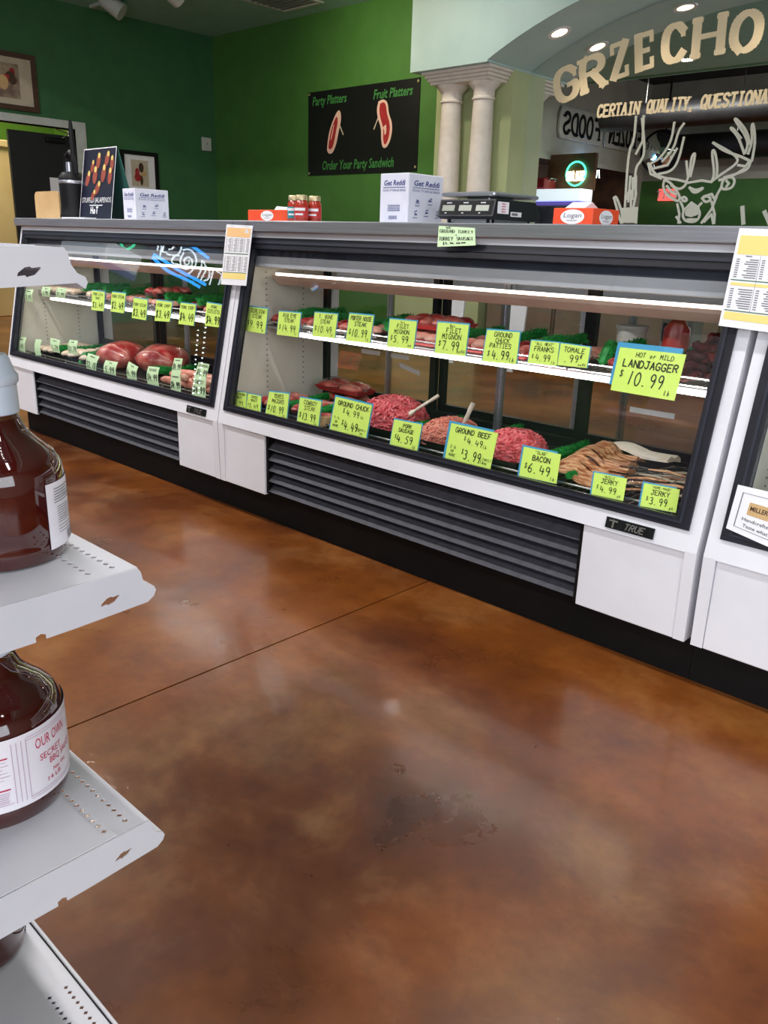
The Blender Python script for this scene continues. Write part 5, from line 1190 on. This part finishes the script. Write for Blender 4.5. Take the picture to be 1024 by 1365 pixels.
# kraft card box at the left end
t = thing('kraft_box', 'tan kraft cardboard box with rounded top at the left end of the worktop', 'box', (-4.15, 2.03, Z0))
w0, w1, hh_ = -4.30, -4.045, .127; rr = .03
poly = [(w0,Z0),(w1,Z0),(w1,Z0+hh_-rr)] + [(w1-rr+rr*math.cos(a), Z0+hh_-rr+rr*math.sin(a)) for a in [math.pi/2*i/6 for i in range(7)]] + [(w0+rr+rr*math.cos(a), Z0+hh_-rr+rr*math.sin(a)) for a in [math.pi/2+math.pi/2*i/6 for i in range(7)]] + [(w0,Z0+hh_-rr)]
part('front_board', M().prism(poly, 1, 1.995, 2.003), MT['kraft'], t)
part('box_body', M().box(w0+.03, w1-.002, 2.003, 2.14, Z0, Z0+hh_-.012), MT['kraft'], t)
m = M(); ribbon(m, [(.0,.0),(.0,.05)], .003, lambda x, y: Vector((w1-.045, 1.9944, Z0+.02+y))); part('print_mark', m, MT['darkbrown'], t)
# tent sign
t = thing('tent_sign', 'dark photo sign of STUFFED JALAPENOS standing on the worktop', 'sign', (-3.69, 2.0, Z0))
a0, a1, sh = -3.832, -3.545, .302
pfS = lambda x, y: Vector((a0+x, 1.985+.05*y/sh, Z0+y))
m = M(); m.quadslab([pfS(0,0), pfS(a1-a0,0), pfS(a1-a0,sh), pfS(0,sh)], (0,-1,.17), .003); part('sign_face', m, mat('night_blue', srgb(26,26,46), .35), t)
m = M(); m.quadslab([(a0+.02,2.12,Z0), (a1+.0,2.12,Z0), (a1,2.042,Z0+sh-.01), (a0+.02,2.042,Z0+sh-.01)], (0,1,.2), .003); part('back_leg', m, mat('teal_board', srgb(60,110,100), .6), t)
m = M(); W_ = a1-a0
for q in ([(0,0),(0,sh)], [(0,sh),(W_,sh)], [(W_,sh),(W_,0)]): ribbon(m, q, .004, lambda x, y: pfS(x,y)+Vector((0,-.001,0)))
part('white_border', m, MT['paper'], t)
m = M(); pp = lambda x, y: pfS(x, y)+Vector((0,-.0012,0))
font_text(m, 'STUFFED JALAPENOS', .022, pp, W_*.5, sh*.24, 'CENTER', W_*.9); ribbon(m, [(W_*.3,sh*.2),(W_*.7,sh*.2)], .004, pp); stroke_text(m, 'Hot!', W_*.5, sh*.13, .026, pp, .25, W_*.3)
part('sign_lettering', m, MT['paper'], t)
rnd = random.Random(5); pep = mat('pepper_bacon', srgb(150,70,52), .5); che = mat('pepper_cheese', srgb(226,196,110), .5)
for i, (u, v, s_, an) in enumerate([(.18,.58,.05,1.2),(.40,.62,.055,1.5),(.66,.64,.055,1.4),(.86,.60,.05,1.5),(.5,.44,.05,.9),(.3,.75,.04,1.3),(.48,.82,.05,1.4),(.74,.84,.05,1.2),(.9,.78,.045,1.6),(.38,.34,.04,.9)]):
    n = 16; ca, sa = math.cos(an), math.sin(an); cx_, cy_ = u*W_, v*sh
    m = M(); m.add([pp(min(W_-.006,max(.006,cx_+s_*.66*ca*math.cos(b)-s_*.36*sa*math.sin(b))), min(sh-.006,cy_+s_*.66*sa*math.cos(b)+s_*.36*ca*math.sin(b))) for b in [2*math.pi*k/n for k in range(n)]], [tuple(range(n))]); pr = part('pepper_print', m, pep, t)
    m = M(); m.add([pp(cx_+s_*(.5*ca+.22*math.cos(b)), min(sh-.004,cy_+s_*(.5*sa+.25*math.sin(b))))+Vector((0,-.0008,0)) for b in [2*math.pi*k/10 for k in range(10)]], [tuple(range(10))]); part('cheese_print', m, che, pr)
t = thing('paper_stack', 'thin stack of white papers lying at the foot of the stuffed jalapenos sign', 'papers', (-3.75, 1.95, Z0)); part('sheets', M().box(-3.87, -3.66, 1.915, 1.975, Z0, Z0+.006), MT['paper'], t)
# ------------------------------------------------------------------ on the walls
def framed(name, label, cat, pf, w, h, fmat, art):
    t = thing(name, label, cat, pf(w/2, 0, 0))
    fw = min(w,h)*.09
    def bar(u0,u1,v0,v1,o0,o1):
        q = [pf(u0,v0,o1),pf(u1,v0,o1),pf(u1,v1,o1),pf(u0,v1,o1)]; b = [pf(u0,v0,o0),pf(u1,v0,o0),pf(u1,v1,o0),pf(u0,v1,o0)]
        return M().add(q+b, [(0,1,2,3),(7,6,5,4),(0,4,5,1),(1,5,6,2),(2,6,7,3),(3,7,4,0)])
    for a in ((0,w,0,fw),(0,w,h-fw,h),(0,fw,fw,h-fw),(w-fw,w,fw,h-fw)): part('frame_bar', bar(*a,.0,.03), fmat, t)
    part('mat_board', bar(fw,w-fw,fw,h-fw,.002,.012), MT['matboard'] if art == 'portrait' else MT['paper'], t)
    m = M(); m.add([pf(w*.27,h*.2,.014),pf(w*.73,h*.2,.014),pf(w*.73,h*.8,.014),pf(w*.27,h*.8,.014)], [(0,1,2,3)]); pr = part('art_print', m, noisy('art_'+art, srgb(120,96,86), srgb(176,160,136), 9, .6) if art == 'portrait' else MT['matboard'], t)
    rnd = random.Random(2 if art == 'portrait' else 3)
    for k in range(5):
        cu, cv = w*rnd.uniform(.36,.64), h*rnd.uniform(.32,.68); a, b = w*rnd.uniform(.04,.09), h*rnd.uniform(.06,.13)
        m = M(); m.add([pf(cu+a*math.cos(2*math.pi*i/14), cv+b*math.sin(2*math.pi*i/14), .0145+.0004*k) for i in range(14)], [tuple(range(14))]); part('art_shape', m, [MT['steakred'], MT['darkbrown'], MT['steakred'], MT['kraft'], MT['darkbrown']][k], pr)
    return t
framed('picture', 'brown framed picture above the doorway', 'picture', lambda u, v, o: Vector((XL+.001+o, 3.70+u, 2.16+v)), .66, .53, MT['darkbrown'], 'portrait')
framed('picture', 'black framed red still life print behind the left carton', 'picture', lambda u, v, o: Vector((XL+.001+o, 5.26+u, 1.43+v)), .48, .47, MT['black'], 'still')
t = thing('wall_control', 'small white wall control on the dark green wall', 'wall control', (XL, 6.42, 2.0)); part('plate', M().bbox(XL, XL+.03, 6.37, 6.50, 1.99, 2.14, .006), MT['trim'], t); part('button', M().bbox(XL+.03, XL+.036, 6.425, 6.445, 2.06, 2.075, .002), MT['ltext'], t)
# banner
t = thing('banner', 'black party platter banner with green lettering and two red steaks', 'banner', (-6.6, YB-.01, 1.67))
bx0, bx1, bz0, bz1 = -7.397, -5.79, 1.672, 2.506; BW, BH = bx1-bx0, bz1-bz0
part('sheet', M().box(bx0, bx1, YB-.008, YB-.001, bz0, bz1), MT['poster'], t)
pb = lambda x, y: Vector((bx0+x, YB-.0095, bz0+y))
for tx_, h, u, v, w in (('Party Platters',.085,.04,.84,.33), ('Fruit Platters',.085,.61,.83,.33), ('Order Your Party Sandwich',.09,.14,.065,.66)):
    m = M(); font_text(m, tx_, h, pb, u*BW, v*BH, 'LEFT', w*BW, .2, .02); part('banner_lettering', m, MT['pgreen'], t)
def outline(pts, o, mt_, nm, par):
    q = smooth_poly(pts+[pts[0]], 2)[:-1]; m = M(); m.add([pb(x*BW, y*BH)+Vector((0,-o,0)) for x, y in q], [tuple(range(len(q)))]); return part(nm, m, mt_, par)
# picture coordinates read off the banner (0..1)
s1 = [(.19,.30),(.20,.45),(.23,.60),(.29,.76),(.32,.74),(.325,.62),(.30,.50),(.285,.38),(.25,.26),(.21,.25)]
s1i = [(.205,.32),(.215,.45),(.245,.60),(.285,.70),(.295,.62),(.275,.50),(.26,.38),(.235,.30)]
s2 = [(.66,.80),(.70,.82),(.74,.78),(.75,.66),(.785,.54),(.78,.40),(.75,.29),(.71,.27),(.69,.36),(.69,.50),(.655,.62),(.645,.72)]
s2i = [(.675,.77),(.70,.79),(.725,.76),(.735,.65),(.765,.54),(.762,.42),(.742,.33),(.72,.31),(.708,.38),(.708,.50),(.678,.62),(.667,.70)]
a = outline(s1, .001, MT['steakfat'], 'steak_print', t); outline(s1i, .0016, MT['steakred'], 'steak_lean', a); outline([(.225,.42),(.235,.42),(.262,.60),(.255,.60)], .0022, MT['steakfat'], 'steak_bone', a)
a = outline(s2, .001, MT['steakfat'], 'steak_print', t); outline(s2i, .0016, MT['steakred'], 'steak_lean', a); outline([(.72,.42),(.735,.44),(.735,.54),(.72,.53),(.70,.50),(.715,.49)], .0022, MT['steakfat'], 'steak_bone', a)
m = M(); ribbon(m, [(.31*BW,.58*BH),(.345*BW,.47*BH)], .014, pb); ribbon(m, [(.66*BW,.62*BH),(.625*BW,.50*BH)], .014, pb); part('fork_print', m, MT['matboard'], t)
for u, v in ((.012,.975),(.985,.965),(.012,.03),(.985,.05)): part('screw', M().lathe((bx0+u*BW, YB-.012, bz0+v*BH), [(0,0),(.012,0),(.012,.004)], 10, axis=1), MT['gold'], t)
# spotlights on the ceiling track and the vent
def spot_head(label, a, b):
    a = Vector(a); b = Vector(b)
    t = thing('track_light', label, 'track light', a, 'white cylinder track lights on the ceiling')
    m = M(); m.smooth = True; m.tube([a, a.lerp(b,.08), b], [.07,.085,.085], 24); part('lamp_can', m, MT['trim'], t)
    c = a.lerp(b,.3); part('stem', M().tube([c, Vector((c.x, c.y, CEIL-.031))], .014, 8), MT['trim'], t)
h1a, h1b = P(137,-4,1,4.93), P(163,17,1,5.06)
spot_head('white cylinder track light at the top left of the ceiling', h1a, h1b)
h2a, h2b = P(224,-16,1,4.93), P(239,-1,1,5.06)
spot_head('white cylinder track light beside the other, cut by the top edge', h2a, h2b)
spot_head('white cylinder track light aimed at the wall beside the black banner', (-6.05,4.93,3.16), (-6.07,5.08,3.05))
l = bpy.data.lights.new('track_glow', 'SPOT'); l.energy = 66; l.spot_size = math.radians(100); l.spot_blend = 1.0; l.shadow_soft_size = .06; l.color = (1.0, .88, .56)
o = bpy.data.objects.new('track_glow', l); COL.objects.link(o); o.location = (-6.07, 5.10, 3.04); o.rotation_euler = (Vector((-6.25,6.58,2.72))-Vector(o.location)).to_track_quat('-Z','Y').to_euler()
t = thing('track_rail', 'white ceiling track carrying the cylinder lights', 'track', (-7.6, 4.97, CEIL-.03)); part('rail', M().bbox(-9.0, -5.8, 4.95, 4.985, CEIL-.03, CEIL-.0005, .004), MT['trim'], t)
t = thing('ceiling_vent', 'square ceiling air vent at the top edge above the banner', 'vent', (-6.9, 5.2, CEIL-.01)); q = P(375,0,2,CEIL); vx, vy = q.x, q.y
m = M(); m.box(vx-.3,vx+.3,vy-.3,vy-.26,CEIL-.012,CEIL-.0005).box(vx-.3,vx+.3,vy+.26,vy+.3,CEIL-.012,CEIL-.0005).box(vx-.3,vx-.26,vy-.26,vy+.26,CEIL-.012,CEIL-.0005).box(vx+.26,vx+.3,vy-.26,vy+.26,CEIL-.012,CEIL-.0005); part('vent_frame', m, MT['trim'], t)
for k in range(7): part('vent_blade', M().box(vx-.26,vx+.26,vy-.25+k*.075,vy-.22+k*.075,CEIL-.010,CEIL-.002), MT['ltext'], t)
# the blue and white neon sign on the far wall whose reflection shows in the left case glass
t = thing('neon_sign', 'blue and white neon sign on the far wall, reflected in the left case glass', 'neon sign', (XL+.05, -1.9, 2.0))
def gref(px, py, X):
    q = G(px, py); d = ray(px, py); r = d - GN*2*d.dot(GN); return q + r*((X-q.x)/r.x)
def nl(pts): return [gref(px, py, XL+.12) for px, py in pts]
NZ = lambda u, v: (100+u*220/1024, 290+v*220/1024)
blue = [[(370,135),(420,210),(500,270),(560,330),(700,390),(765,430)], [(385,150),(430,200),(520,250),(640,330),(740,380),(800,415)], [(685,150),(740,190),(820,250)]]
white = [[(435,140),(455,170)],[(485,140),(470,215)],[(500,200),(510,150),(530,160),(515,250)],[(545,150),(530,210),(560,215)],[(570,155),(600,150),(612,145),(600,190),(570,195)],[(635,150),(655,165),(640,220),(600,240),(585,275),(610,285)],[(560,225),(590,230),(640,235)],[(640,290),(610,285)],
 [(665,215),(640,260),(650,310),(690,320),(720,290),(715,250),(685,240),(665,262),(672,290),(695,290),(700,265)],[(660,200),(700,190),(740,230),(745,290),(700,350),(650,345),(610,300)],[(780,260),(770,330),(745,380)],[(790,270),(805,320),(770,385)],[(800,300),(830,330),(820,380),(790,390)],[(850,315),(835,380),(825,415)],[(870,330),(905,355),(880,415)],[(930,360),(925,435)]]
for ln in blue:
    m = M(); m.smooth = True; m.tube(nl([NZ(*p) for p in smooth_poly(ln, 2)]), .020, 6); part('blue_tube', m, MT['neon_blue'], t)
for ln in white:
    m = M(); m.smooth = True; m.tube(nl([NZ(*p) for p in smooth_poly(ln, 2)]), .010, 6); part('white_tube', m, MT['neon_white'], t)
part('backing_bar', M().box(XL+.002, XL+.06, -2.4, -1.4, 2.10, 2.14), MT['black'], t)
# strings of small lights beside the far window
for k, (pa, pb_) in enumerate([((262,440),(255,530)), ((272,436),(262,530))]):
    t = thing('light_string', ['string of small white lights on the far wall, the left one in the reflection', 'string of small white lights on the far wall, the right one in the reflection'][k], 'light string', gref(*pb_, XL+.1), 'strings of white lights reflected in the left case glass')
    m = M(); a = gref(*pa, XL+.1); b = gref(*pb_, XL+.1); m.tube([a, b], .006, 5); part('cord', m, MT['ltext'], t)
    m = M()
    for i in range(15): m.blob(tuple(a.lerp(b, i/14)), .012, .012, .012, 6, 4, 0, 0)
    part('bulbs', m, MT['led'], t, None, 'stuff')

# wire basket inside the right-hand case
t = thing('wire_basket', 'chrome wire basket inside the right-hand case', 'basket', (-.42, 2.0, .40))
bz = .52
for z, e in ((bz, 0), (bz-.05, .008), (bz-.10, .016)):
    m = M(); m.tube([(-.56+e,1.93+e,z),(-.30-e,1.93+e,z),(-.30-e,2.18-e,z),(-.56+e,2.18-e,z),(-.56+e,1.93+e,z)], .0035, 6); part('basket_hoop', m, MT['chrome'], t)
for k in range(9):
    x = -.55+.03*k; m = M(); m.tube([(x,1.93,bz),(x,1.946,bz-.10),(x,2.164,bz-.10),(x,2.18,bz)], .002, 5); part('basket_wire', m, MT['chrome'], t)
part('basket_handle', M().tube([(-.54,1.93,bz),(-.54,1.90,bz+.02),(-.40,1.90,bz+.02),(-.40,1.93,bz)], .004, 6), MT['chrome'], t)
part('basket_foot', M().box(-.54,-.32,1.95,2.16,.397,.42), MT['chrome'], t)
# ------------------------------------------------------------------ behind the cases
t = thing('work_table', 'steel work table behind the meat cases, seen through the rear doors', 'table', (-1.5, 3.5, 0))
part('table_top', M().bbox(-3.6, -.2, 3.25, 3.85, .80, .84, .004), MT['steel'], t)
for x in (-3.5, -1.9, -.3):
    for y in (3.32, 3.78): part('leg', M().tube([(x,y,0),(x,y,.80)], .02, 10), MT['steel'], t)
part('under_shelf', M().bbox(-3.5, -.3, 3.3, 3.8, .50, .52, .003), MT['steel'], t)
def bottle(name, label, x, y, z, r, h, mt_, cat):
    t = thing(name, label, cat, (x, y, z)); m = M(); m.smooth = True; m.lathe((x,y,z), [(0,0),(r,0),(r,h*.7),(r*.5,h*.85),(r*.45,h*.9),(0,h*.9)], 20); part('body', m, mt_, t)
    m = M(); m.smooth = True; m.lathe((x,y,z+h*.9), [(r*.5,0),(r*.5,h*.06),(r*.2,h*.1),(0,h*.1)], 16); part('cap', m, MT['plastic'], t)
def sx_(px, py): q = P(px, py, 1, 3.45); return q.x
bottle('sauce_bottle', 'red squeeze bottle behind the right of the middle case', sx_(908,405), 3.45, .52, .055, .24, MT['ketchup'], 'bottle')
t = thing('tub', 'white tub behind the right of the middle case', 'tub', (sx_(845,420), 3.45, .52)); m = M(); m.smooth = True; m.lathe((sx_(845,420),3.45,.52), [(0,0),(.055,0),(.065,.15),(.07,.15),(.07,.165),(0,.165)], 20); part('body', m, MT['plastic'], t)
for i, (pa, pb_) in enumerate([(872,886),(893,905)]):
    a, b = sx_(pa,400), sx_(pb_,400); t = thing('white_carton', ['tall white carton left of the red squeeze bottle', 'white printed carton behind the red squeeze bottle'][i], 'carton', ((a+b)/2, 3.6, .52)); part('body', M().bbox(a, b+.04, 3.55, 3.65, .52, .74, .003), MT['plastic'], t); part('print', M().box(a+.01, b+.02, 3.548, 3.549, .62, .70), MT['bluegrey'], t)
for i, px in enumerate((640, 720)):
    a = sx_(px, 430); t = thing('hanging_bag', ['white paper bag hanging behind the filet cards', 'white paper bag hanging behind the ground chuck patties card'][i], 'bag', (a, 3.2, .44)); m = M(); m.prism([(a-.07,.80),(a+.07,.80),(a+.055,.55),(a+.02,.52),(a+.015,.44),(a-.015,.44),(a-.02,.52),(a-.055,.55)], 1, 3.225, 3.235); part('paper_bag', m, MT['paper'], t); part('hook', M().tube([(a,3.23,.80),(a,3.23,.835),(a,3.26,.845)], .005, 6), MT['chrome'], t)
for i, (x, z, l) in enumerate([(-2.2,.60,.1),(-2.05,.60,.09),(-2.0,.57,.1),(-1.05,.55,.14)]):
    t = thing('tape_strip', ['strip of white tape on the left rear door, lower left', 'strip of white tape on the left rear door, upper right', 'tilted strip of white tape on the left rear door', 'long strip of white tape on the right rear door'][i], 'tape', (x, 2.272, z)); part('tape', M().quadslab([(x-l/2,2.2735,z-.008),(x+l/2,2.2735,z-.008-.02*(i==2)),(x+l/2,2.2735,z+.008-.02*(i==2)),(x-l/2,2.2735,z+.008)], (0,-1,0), .001), MT['paper'], t)
# low cabinets under the mirror
for k in range(5):
    x0 = -4.45+.70*k; x1 = x0+.69
    t = thing('base_cabinet', 'grey-brown base cabinet under the mirror, '+['nearest the columns','second from the columns','third from the columns','fourth from the columns','farthest from the columns'][k], 'cabinet', ((x0+x1)/2, 6.3, 0), 'base cabinets under the mirror')
    part('body', M().bbox(x0, x1, 6.06, 6.54, .08, .84, .004), MT['cabinet'], t); part('toe_kick', M().box(x0, x1, 6.12, 6.5, 0, .08), MT['kick'], t); part('top', M().bbox(x0, x1, 6.02, 6.55, .84, .86, .003), MT['steel'], t)
    for a, b in ((x0+.015, (x0+x1)/2-.005), ((x0+x1)/2+.005, x1-.015)):
        d_ = part('cabinet_door', M().bbox(a, b, 6.04, 6.058, .11, .81, .004), MT['cabinet'], t)
        hx = b-.03 if b < (x0+x1)/2+.001 else a+.03
        part('handle', M().tube([(hx,6.04,.6),(hx,6.02,.6),(hx,6.02,.72),(hx,6.04,.72)], .006, 6), MT['chrome'], d_)
# ------------------------------------------------------------------ foreground rack with the sauce jugs
GX = -.55; GLN = 1.25
t_r = thing('shelf_rack', 'white perforated metal shelf rack in the left foreground', 'shelf rack', (GX-GLN/2, .05, 0))
def shelf(yfront, ztop, lip=.034, depth=.40, bull=True):
    m = M(); p = .0095; x1, x0 = GX, GX-GLN; yb = yfront-depth
    rowsY = (yfront-.0145, yfront-.0345); hs = p/2
    def strip(ya, yb_): m.add([(x0,ya,ztop),(x1,ya,ztop),(x1,yb_,ztop),(x0,yb_,ztop)], [(0,1,2,3)])
    strip(yb, rowsY[1]-hs); strip(rowsY[1]+hs, rowsY[0]-hs); strip(rowsY[0]+hs, yfront)
    nn = 70
    for ry in rowsY:
        xa = x1-.0135+hs
        m.add([(xa,ry-hs,ztop),(x1,ry-hs,ztop),(x1,ry+hs,ztop),(xa,ry+hs,ztop)], [(0,1,2,3)])
        for k in range(nn):
            c = xa-hs-k*p; d = .0030
            cs = [(c-hs,ry-hs,ztop),(c+hs,ry-hs,ztop),(c+hs,ry+hs,ztop),(c-hs,ry+hs,ztop)]; ds = [(c,ry-d,ztop),(c+d*.95,ry,ztop),(c,ry+d,ztop),(c-d*.95,ry,ztop)]
            m.add(cs+ds, [(0,1,4),(1,2,5),(2,3,6),(3,0,7),(1,5,4),(2,6,5),(3,7,6),(0,4,7)])
        xe = xa-nn*p; m.add([(x0,ry-hs,ztop),(xe,ry-hs,ztop),(xe,ry+hs,ztop),(x0,ry+hs,ztop)], [(0,1,2,3)])
    sh = part('shelf', m, MT['shelfwhite'], t_r)
    sd_ = sh.modifiers.new('thickness', 'SOLIDIFY'); sd_.thickness = .0012; sd_.offset = -1
    if bull:
        # end bracket: side plate with the nosed front, a lozenge hole and a notch
        yh = yfront-.026; hz = ztop-lip*.60
        hole = [(yh+a_*.68, hz+b_*.62) for a_, b_ in [(-.012,-.0045),(-.004,-.0035),(-.003,-.0055),(.006,-.003),(.012,.003),(.0115,.005),(.003,.004),(.001,.0055),(-.004,.0045),(-.011,-.001)]]
        nose = [(yfront-.001,ztop),(yfront+.0015,ztop-.004),(yfront+.003,ztop-.011),(yfront+.007,ztop-.0165),(yfront+.0125,ztop-.019),(yfront+.014,ztop-.0225),(yfront+.012,ztop-.027),(yfront+.006,ztop-lip+.003)]
        outer = [(yb,ztop)] + nose + [(yh-.03,ztop-lip),(yh-.052,ztop-lip-.0005),(yh-.052,ztop-lip+.003),(yh-.056,ztop-lip+.0045),(yh-.06,ztop-lip+.003),(yh-.06,ztop-lip-.001),(yb,ztop-lip-.004)]
        import bmesh
        bm = bmesh.new()
        def loop(pl): 
            vs = [bm.verts.new((GX+.0006, y, z)) for y, z in pl]; return [bm.edges.new((vs[i], vs[(i+1)%len(vs)])) for i in range(len(vs))]
        es = loop(outer) + loop(hole); bmesh.ops.triangle_fill(bm, use_beauty=True, use_dissolve=False, edges=es)
        mm = M(); bm.verts.index_update(); mm.add([tuple(v.co) for v in bm.verts], [tuple(v.index for v in f_.verts) for f_ in bm.faces]); bm.free()
        br = part('end_bracket', mm, MT['shelfwhite'], sh); so = br.modifiers.new('thickness', 'SOLIDIFY'); so.thickness = .0015; so.offset = 1
        # nosed front rail along the shelf
        m = M(); x0b = GX-GLN; prof = nose
        n = len(prof); m.add([(x0b,y,z) for y,z in prof]+[(GX,y,z) for y,z in prof], [(i,i+1,n+i+1,n+i) for i in range(n-1)]); m.smooth = True; part('front_rail', m, MT['shelfwhite'], sh)
    else:
        m = M(); m.bbox(GX-GLN, GX+.7, yfront, yfront+.004, ztop-.006, ztop+.0015, .0008); part('front_rail', m, MT['shelfwhite'], sh); m = M(); m.box(GX-GLN, GX+.7, yfront-.0025, yfront-.0005, ztop+.0002, ztop+.0006); part('rail_seam', m, MT['void'], sh)
    return sh
shelf(.272, .990, .026, .36); shelf(.310, .750); shelf(.304, .514)
# base deck runs on past the shelf ends
_gx, _gl = GX, GLN
GX, GLN = -.10, 1.70
def base_deck():
    s_ = shelf(.3185, .150, bull=False); s_.name = 'base_deck'; return s_
base_deck(); GX, GLN = _gx, _gl
part('base_box', M().box(GX-GLN, -.10, -.05, .30, 0, .144), MT['shelfwhite'], t_r)
part('back_panel', M().box(GX-GLN, GX, -.115, -.095, .15, 1.5), MT['shelfwhite'], t_r)
for x in (GX-.02, GX-GLN+.02): part('upright', M().box(x-.02, x+.02, -.14, -.115, 0, 1.55), MT['shelfwhite'], t_r)
def jug(label, x, y, z, front=None, labelmat=True, R_=.050):
    t = thing('sauce_jug', label, 'jug', (x, y, z), 'dark red barbecue sauce jugs on the rack')
    k = R_/.050
    prof = [(0,.004),(.038,.004),(.046,.0),(.0495,.007),(.050,.013),(.0488,.017),(.050,.021),(.0498,.066),(.0485,.074),(.044,.082),(.036,.089),(.029,.096),(.0245,.103),(.0215,.111)]
    m = M(); m.smooth = True; m.lathe((x,y,z), [(a*k,b*k) for a,b in prof], 48); part('jug_body', m, MT['sauce'], t)
    m = M(); m.smooth = True; m.lathe((x,y,z), [(a*k,b*k) for a,b in [(.0215,.111),(.0185,.116),(.0185,.124),(.0,.124)]], 32); part('neck', m, MT['amber'], t)
    m = M(); m.smooth = True; m.lathe((x,y,z), [(a*k,b*k) for a,b in [(.0200,.114),(.0222,.115),(.0218,.136),(.0235,.138),(.0238,.143),(.0215,.146),(.0185,.156),(.0165,.159),(.0,.160)]], 32); part('cap', m, MT['cap'], t)
    if front is None: return t
    a0, a1, z0, z1 = front['span']; rl = (.0506)*k
    m = M(); m.smooth = True; m.lathe((x,y,z), [(rl,z0*k),(rl,z1*k)], 24, a0, a1); lb = part('label', m, MT['label'], t)
    wrap = lambda s, h: Vector((x+(rl+.0005)*math.cos(a0+s*k/rl), y+(rl+.0005)*math.sin(a0+s*k/rl), z+h*k))
    L_ = (a1-a0)*rl/k
    for nm, mt_, fn in front['print']:
        m = M(); fn(m, wrap, L_); part(nm, m, MT[mt_], lb)
    return t
def dense(m, f_, s0, s1, h0, h1, n, w=.0007, rag=.3, seed=1):
    rnd = random.Random(seed)
    for k in range(n):
        h = h1-(h1-h0)*k/max(1,n-1); e = s1-(s1-s0)*rnd.uniform(0, rag)
        st = [s0+(e-s0)*i/8 for i in range(9)]
        ribbon(m, [(s, h) for s in st], w, f_)
def back_print(m, f_, L_):
    dense(m, f_, L_*.15, L_*.85, .047, .058, 6, .0007, .5); dense(m, f_, L_*.2, L_*.8, .030, .043, 8, .0005, .4, 2); dense(m, f_, L_*.2, L_*.85, .022, .027, 3, .0005, .3, 3)
    for k in range(12): ribbon(m, [(L_*(.45+.03*k),.013),(L_*(.45+.03*k),.020)], .0007+.0004*(k % 2), f_)
# jug on the middle shelf: its ingredient label turned to the aisle
def ang(dx, dy): return math.atan2(dy, dx)
jug('dark red sauce jug on the upper visible shelf with a white ingredient label', -.648, .2485, .7515, {'span': (ang(1,.12)+.22, ang(1,.12)+1.25, .010, .063), 'print': [('label_print', 'ltext', back_print)]})
def front_rules(m, f_, L_):
    for s in (.30,.325,.35,.375): ribbon(m, [(L_*s,.020),(L_*s,.066)], .0005, f_)
    for h in (.0665,.0645,.0185,.0205): ribbon(m, [(L_*(.375+.04*i),h) for i in range(15)], .0004, f_)
def words(tx_, c, h, sz, w, bold=0.0): return lambda m, f_, L_: font_text(m, tx_, sz, lambda a, b: f_(a, b), L_*c, h, 'LEFT', w, 0, bold)
def front_bar(h): return lambda m, f_, L_: ribbon(m, [(L_*(.02+.028*i),h) for i in range(10)], .0010, f_)
def front_small(m, f_, L_):
    dense(m, f_, L_*.02, L_*.285, .035, .054, 8, .0004, .35, 4); dense(m, f_, L_*.02, L_*.285, .021, .030, 7, .0005, .1, 5)
a3 = ang(1,-.55)+.66
jug('dark red sauce jug on the lower visible shelf with a pink-lettered BBQ label', -.6775, .2285, .5155, {'span': (a3-1.05, a3+1.55, .015, .070), 'print': [('label_rules','lilac',front_rules), ('label_lettering','crimson',words('OUR OWN',.42,.054,.0080,.030)), ('label_lettering','crimson',words('SECRET',.44,.0435,.0050,.021)), ('label_lettering','crimson',words('BBQ SAUCE',.50,.037,.0050,.028)), ('label_lettering','crimson',words('Net Wt.',.52,.0295,.0033,.015)), ('label_lettering','crimson',words('14 LB',.47,.0245,.0033,.013)), ('label_lettering','crimson',words('Nutrition Facts',.03,.060,.0036,.0195,.012)), ('label_bar','crimson',front_bar(.0565)), ('label_bar','crimson',front_bar(.0325)), ('small_print','lilac',front_small)]}, R_=.062)
jug('dark red sauce jug behind the pink-labelled one', -.81, .2285, .5155, R_=.062)
jug('dark red sauce jug behind the white-labelled one', -.76, .2485, .7515)
jb = P(-22, 1262, 2, .1515)
jug('dark red sauce jug standing on the base deck, mostly out of view', jb.x, jb.y, .1515)
# hanging strip lights over the shop floor (out of view; they light the cases and the floor)
def strip(label, x, y, ln, power):
    t = thing('strip_light', label, 'ceiling light', (x, y, 3.55), 'hanging fluorescent strip lights')
    part('housing', M().bbox(x-ln/2, x+ln/2, y-.07, y+.07, 3.585, 3.64, .005), MT['white'], t)
    part('diffuser', M().bbox(x-ln/2+.02, x+ln/2-.02, y-.06, y+.06, 3.565, 3.585, .004), MT['tube'], t)
    for xx in (x-ln*.4, x+ln*.4): part('hanger', M().tube([(xx,y,3.64),(xx,y,HIGH)], .005, 6), MT['chrome'], t)
    o = area('strip_glow', (x, y, 3.55), (x, y, 0), ln*.95, .12, power, (1.0, .985, .985)); o.parent = t; o.location = (0,0,0)
for i, (x, y) in enumerate(((-6.0,.6),(-2.6,.6),(.8,.6),(-4.3,-1.9),(-.9,-1.9))):
    strip('hanging fluorescent strip light over the shop floor, '+['left of the front row','middle of the front row','right of the front row','left of the rear row','right of the rear row'][i], x, y, 2.2, (120, 56, 34, 70, 40)[i])
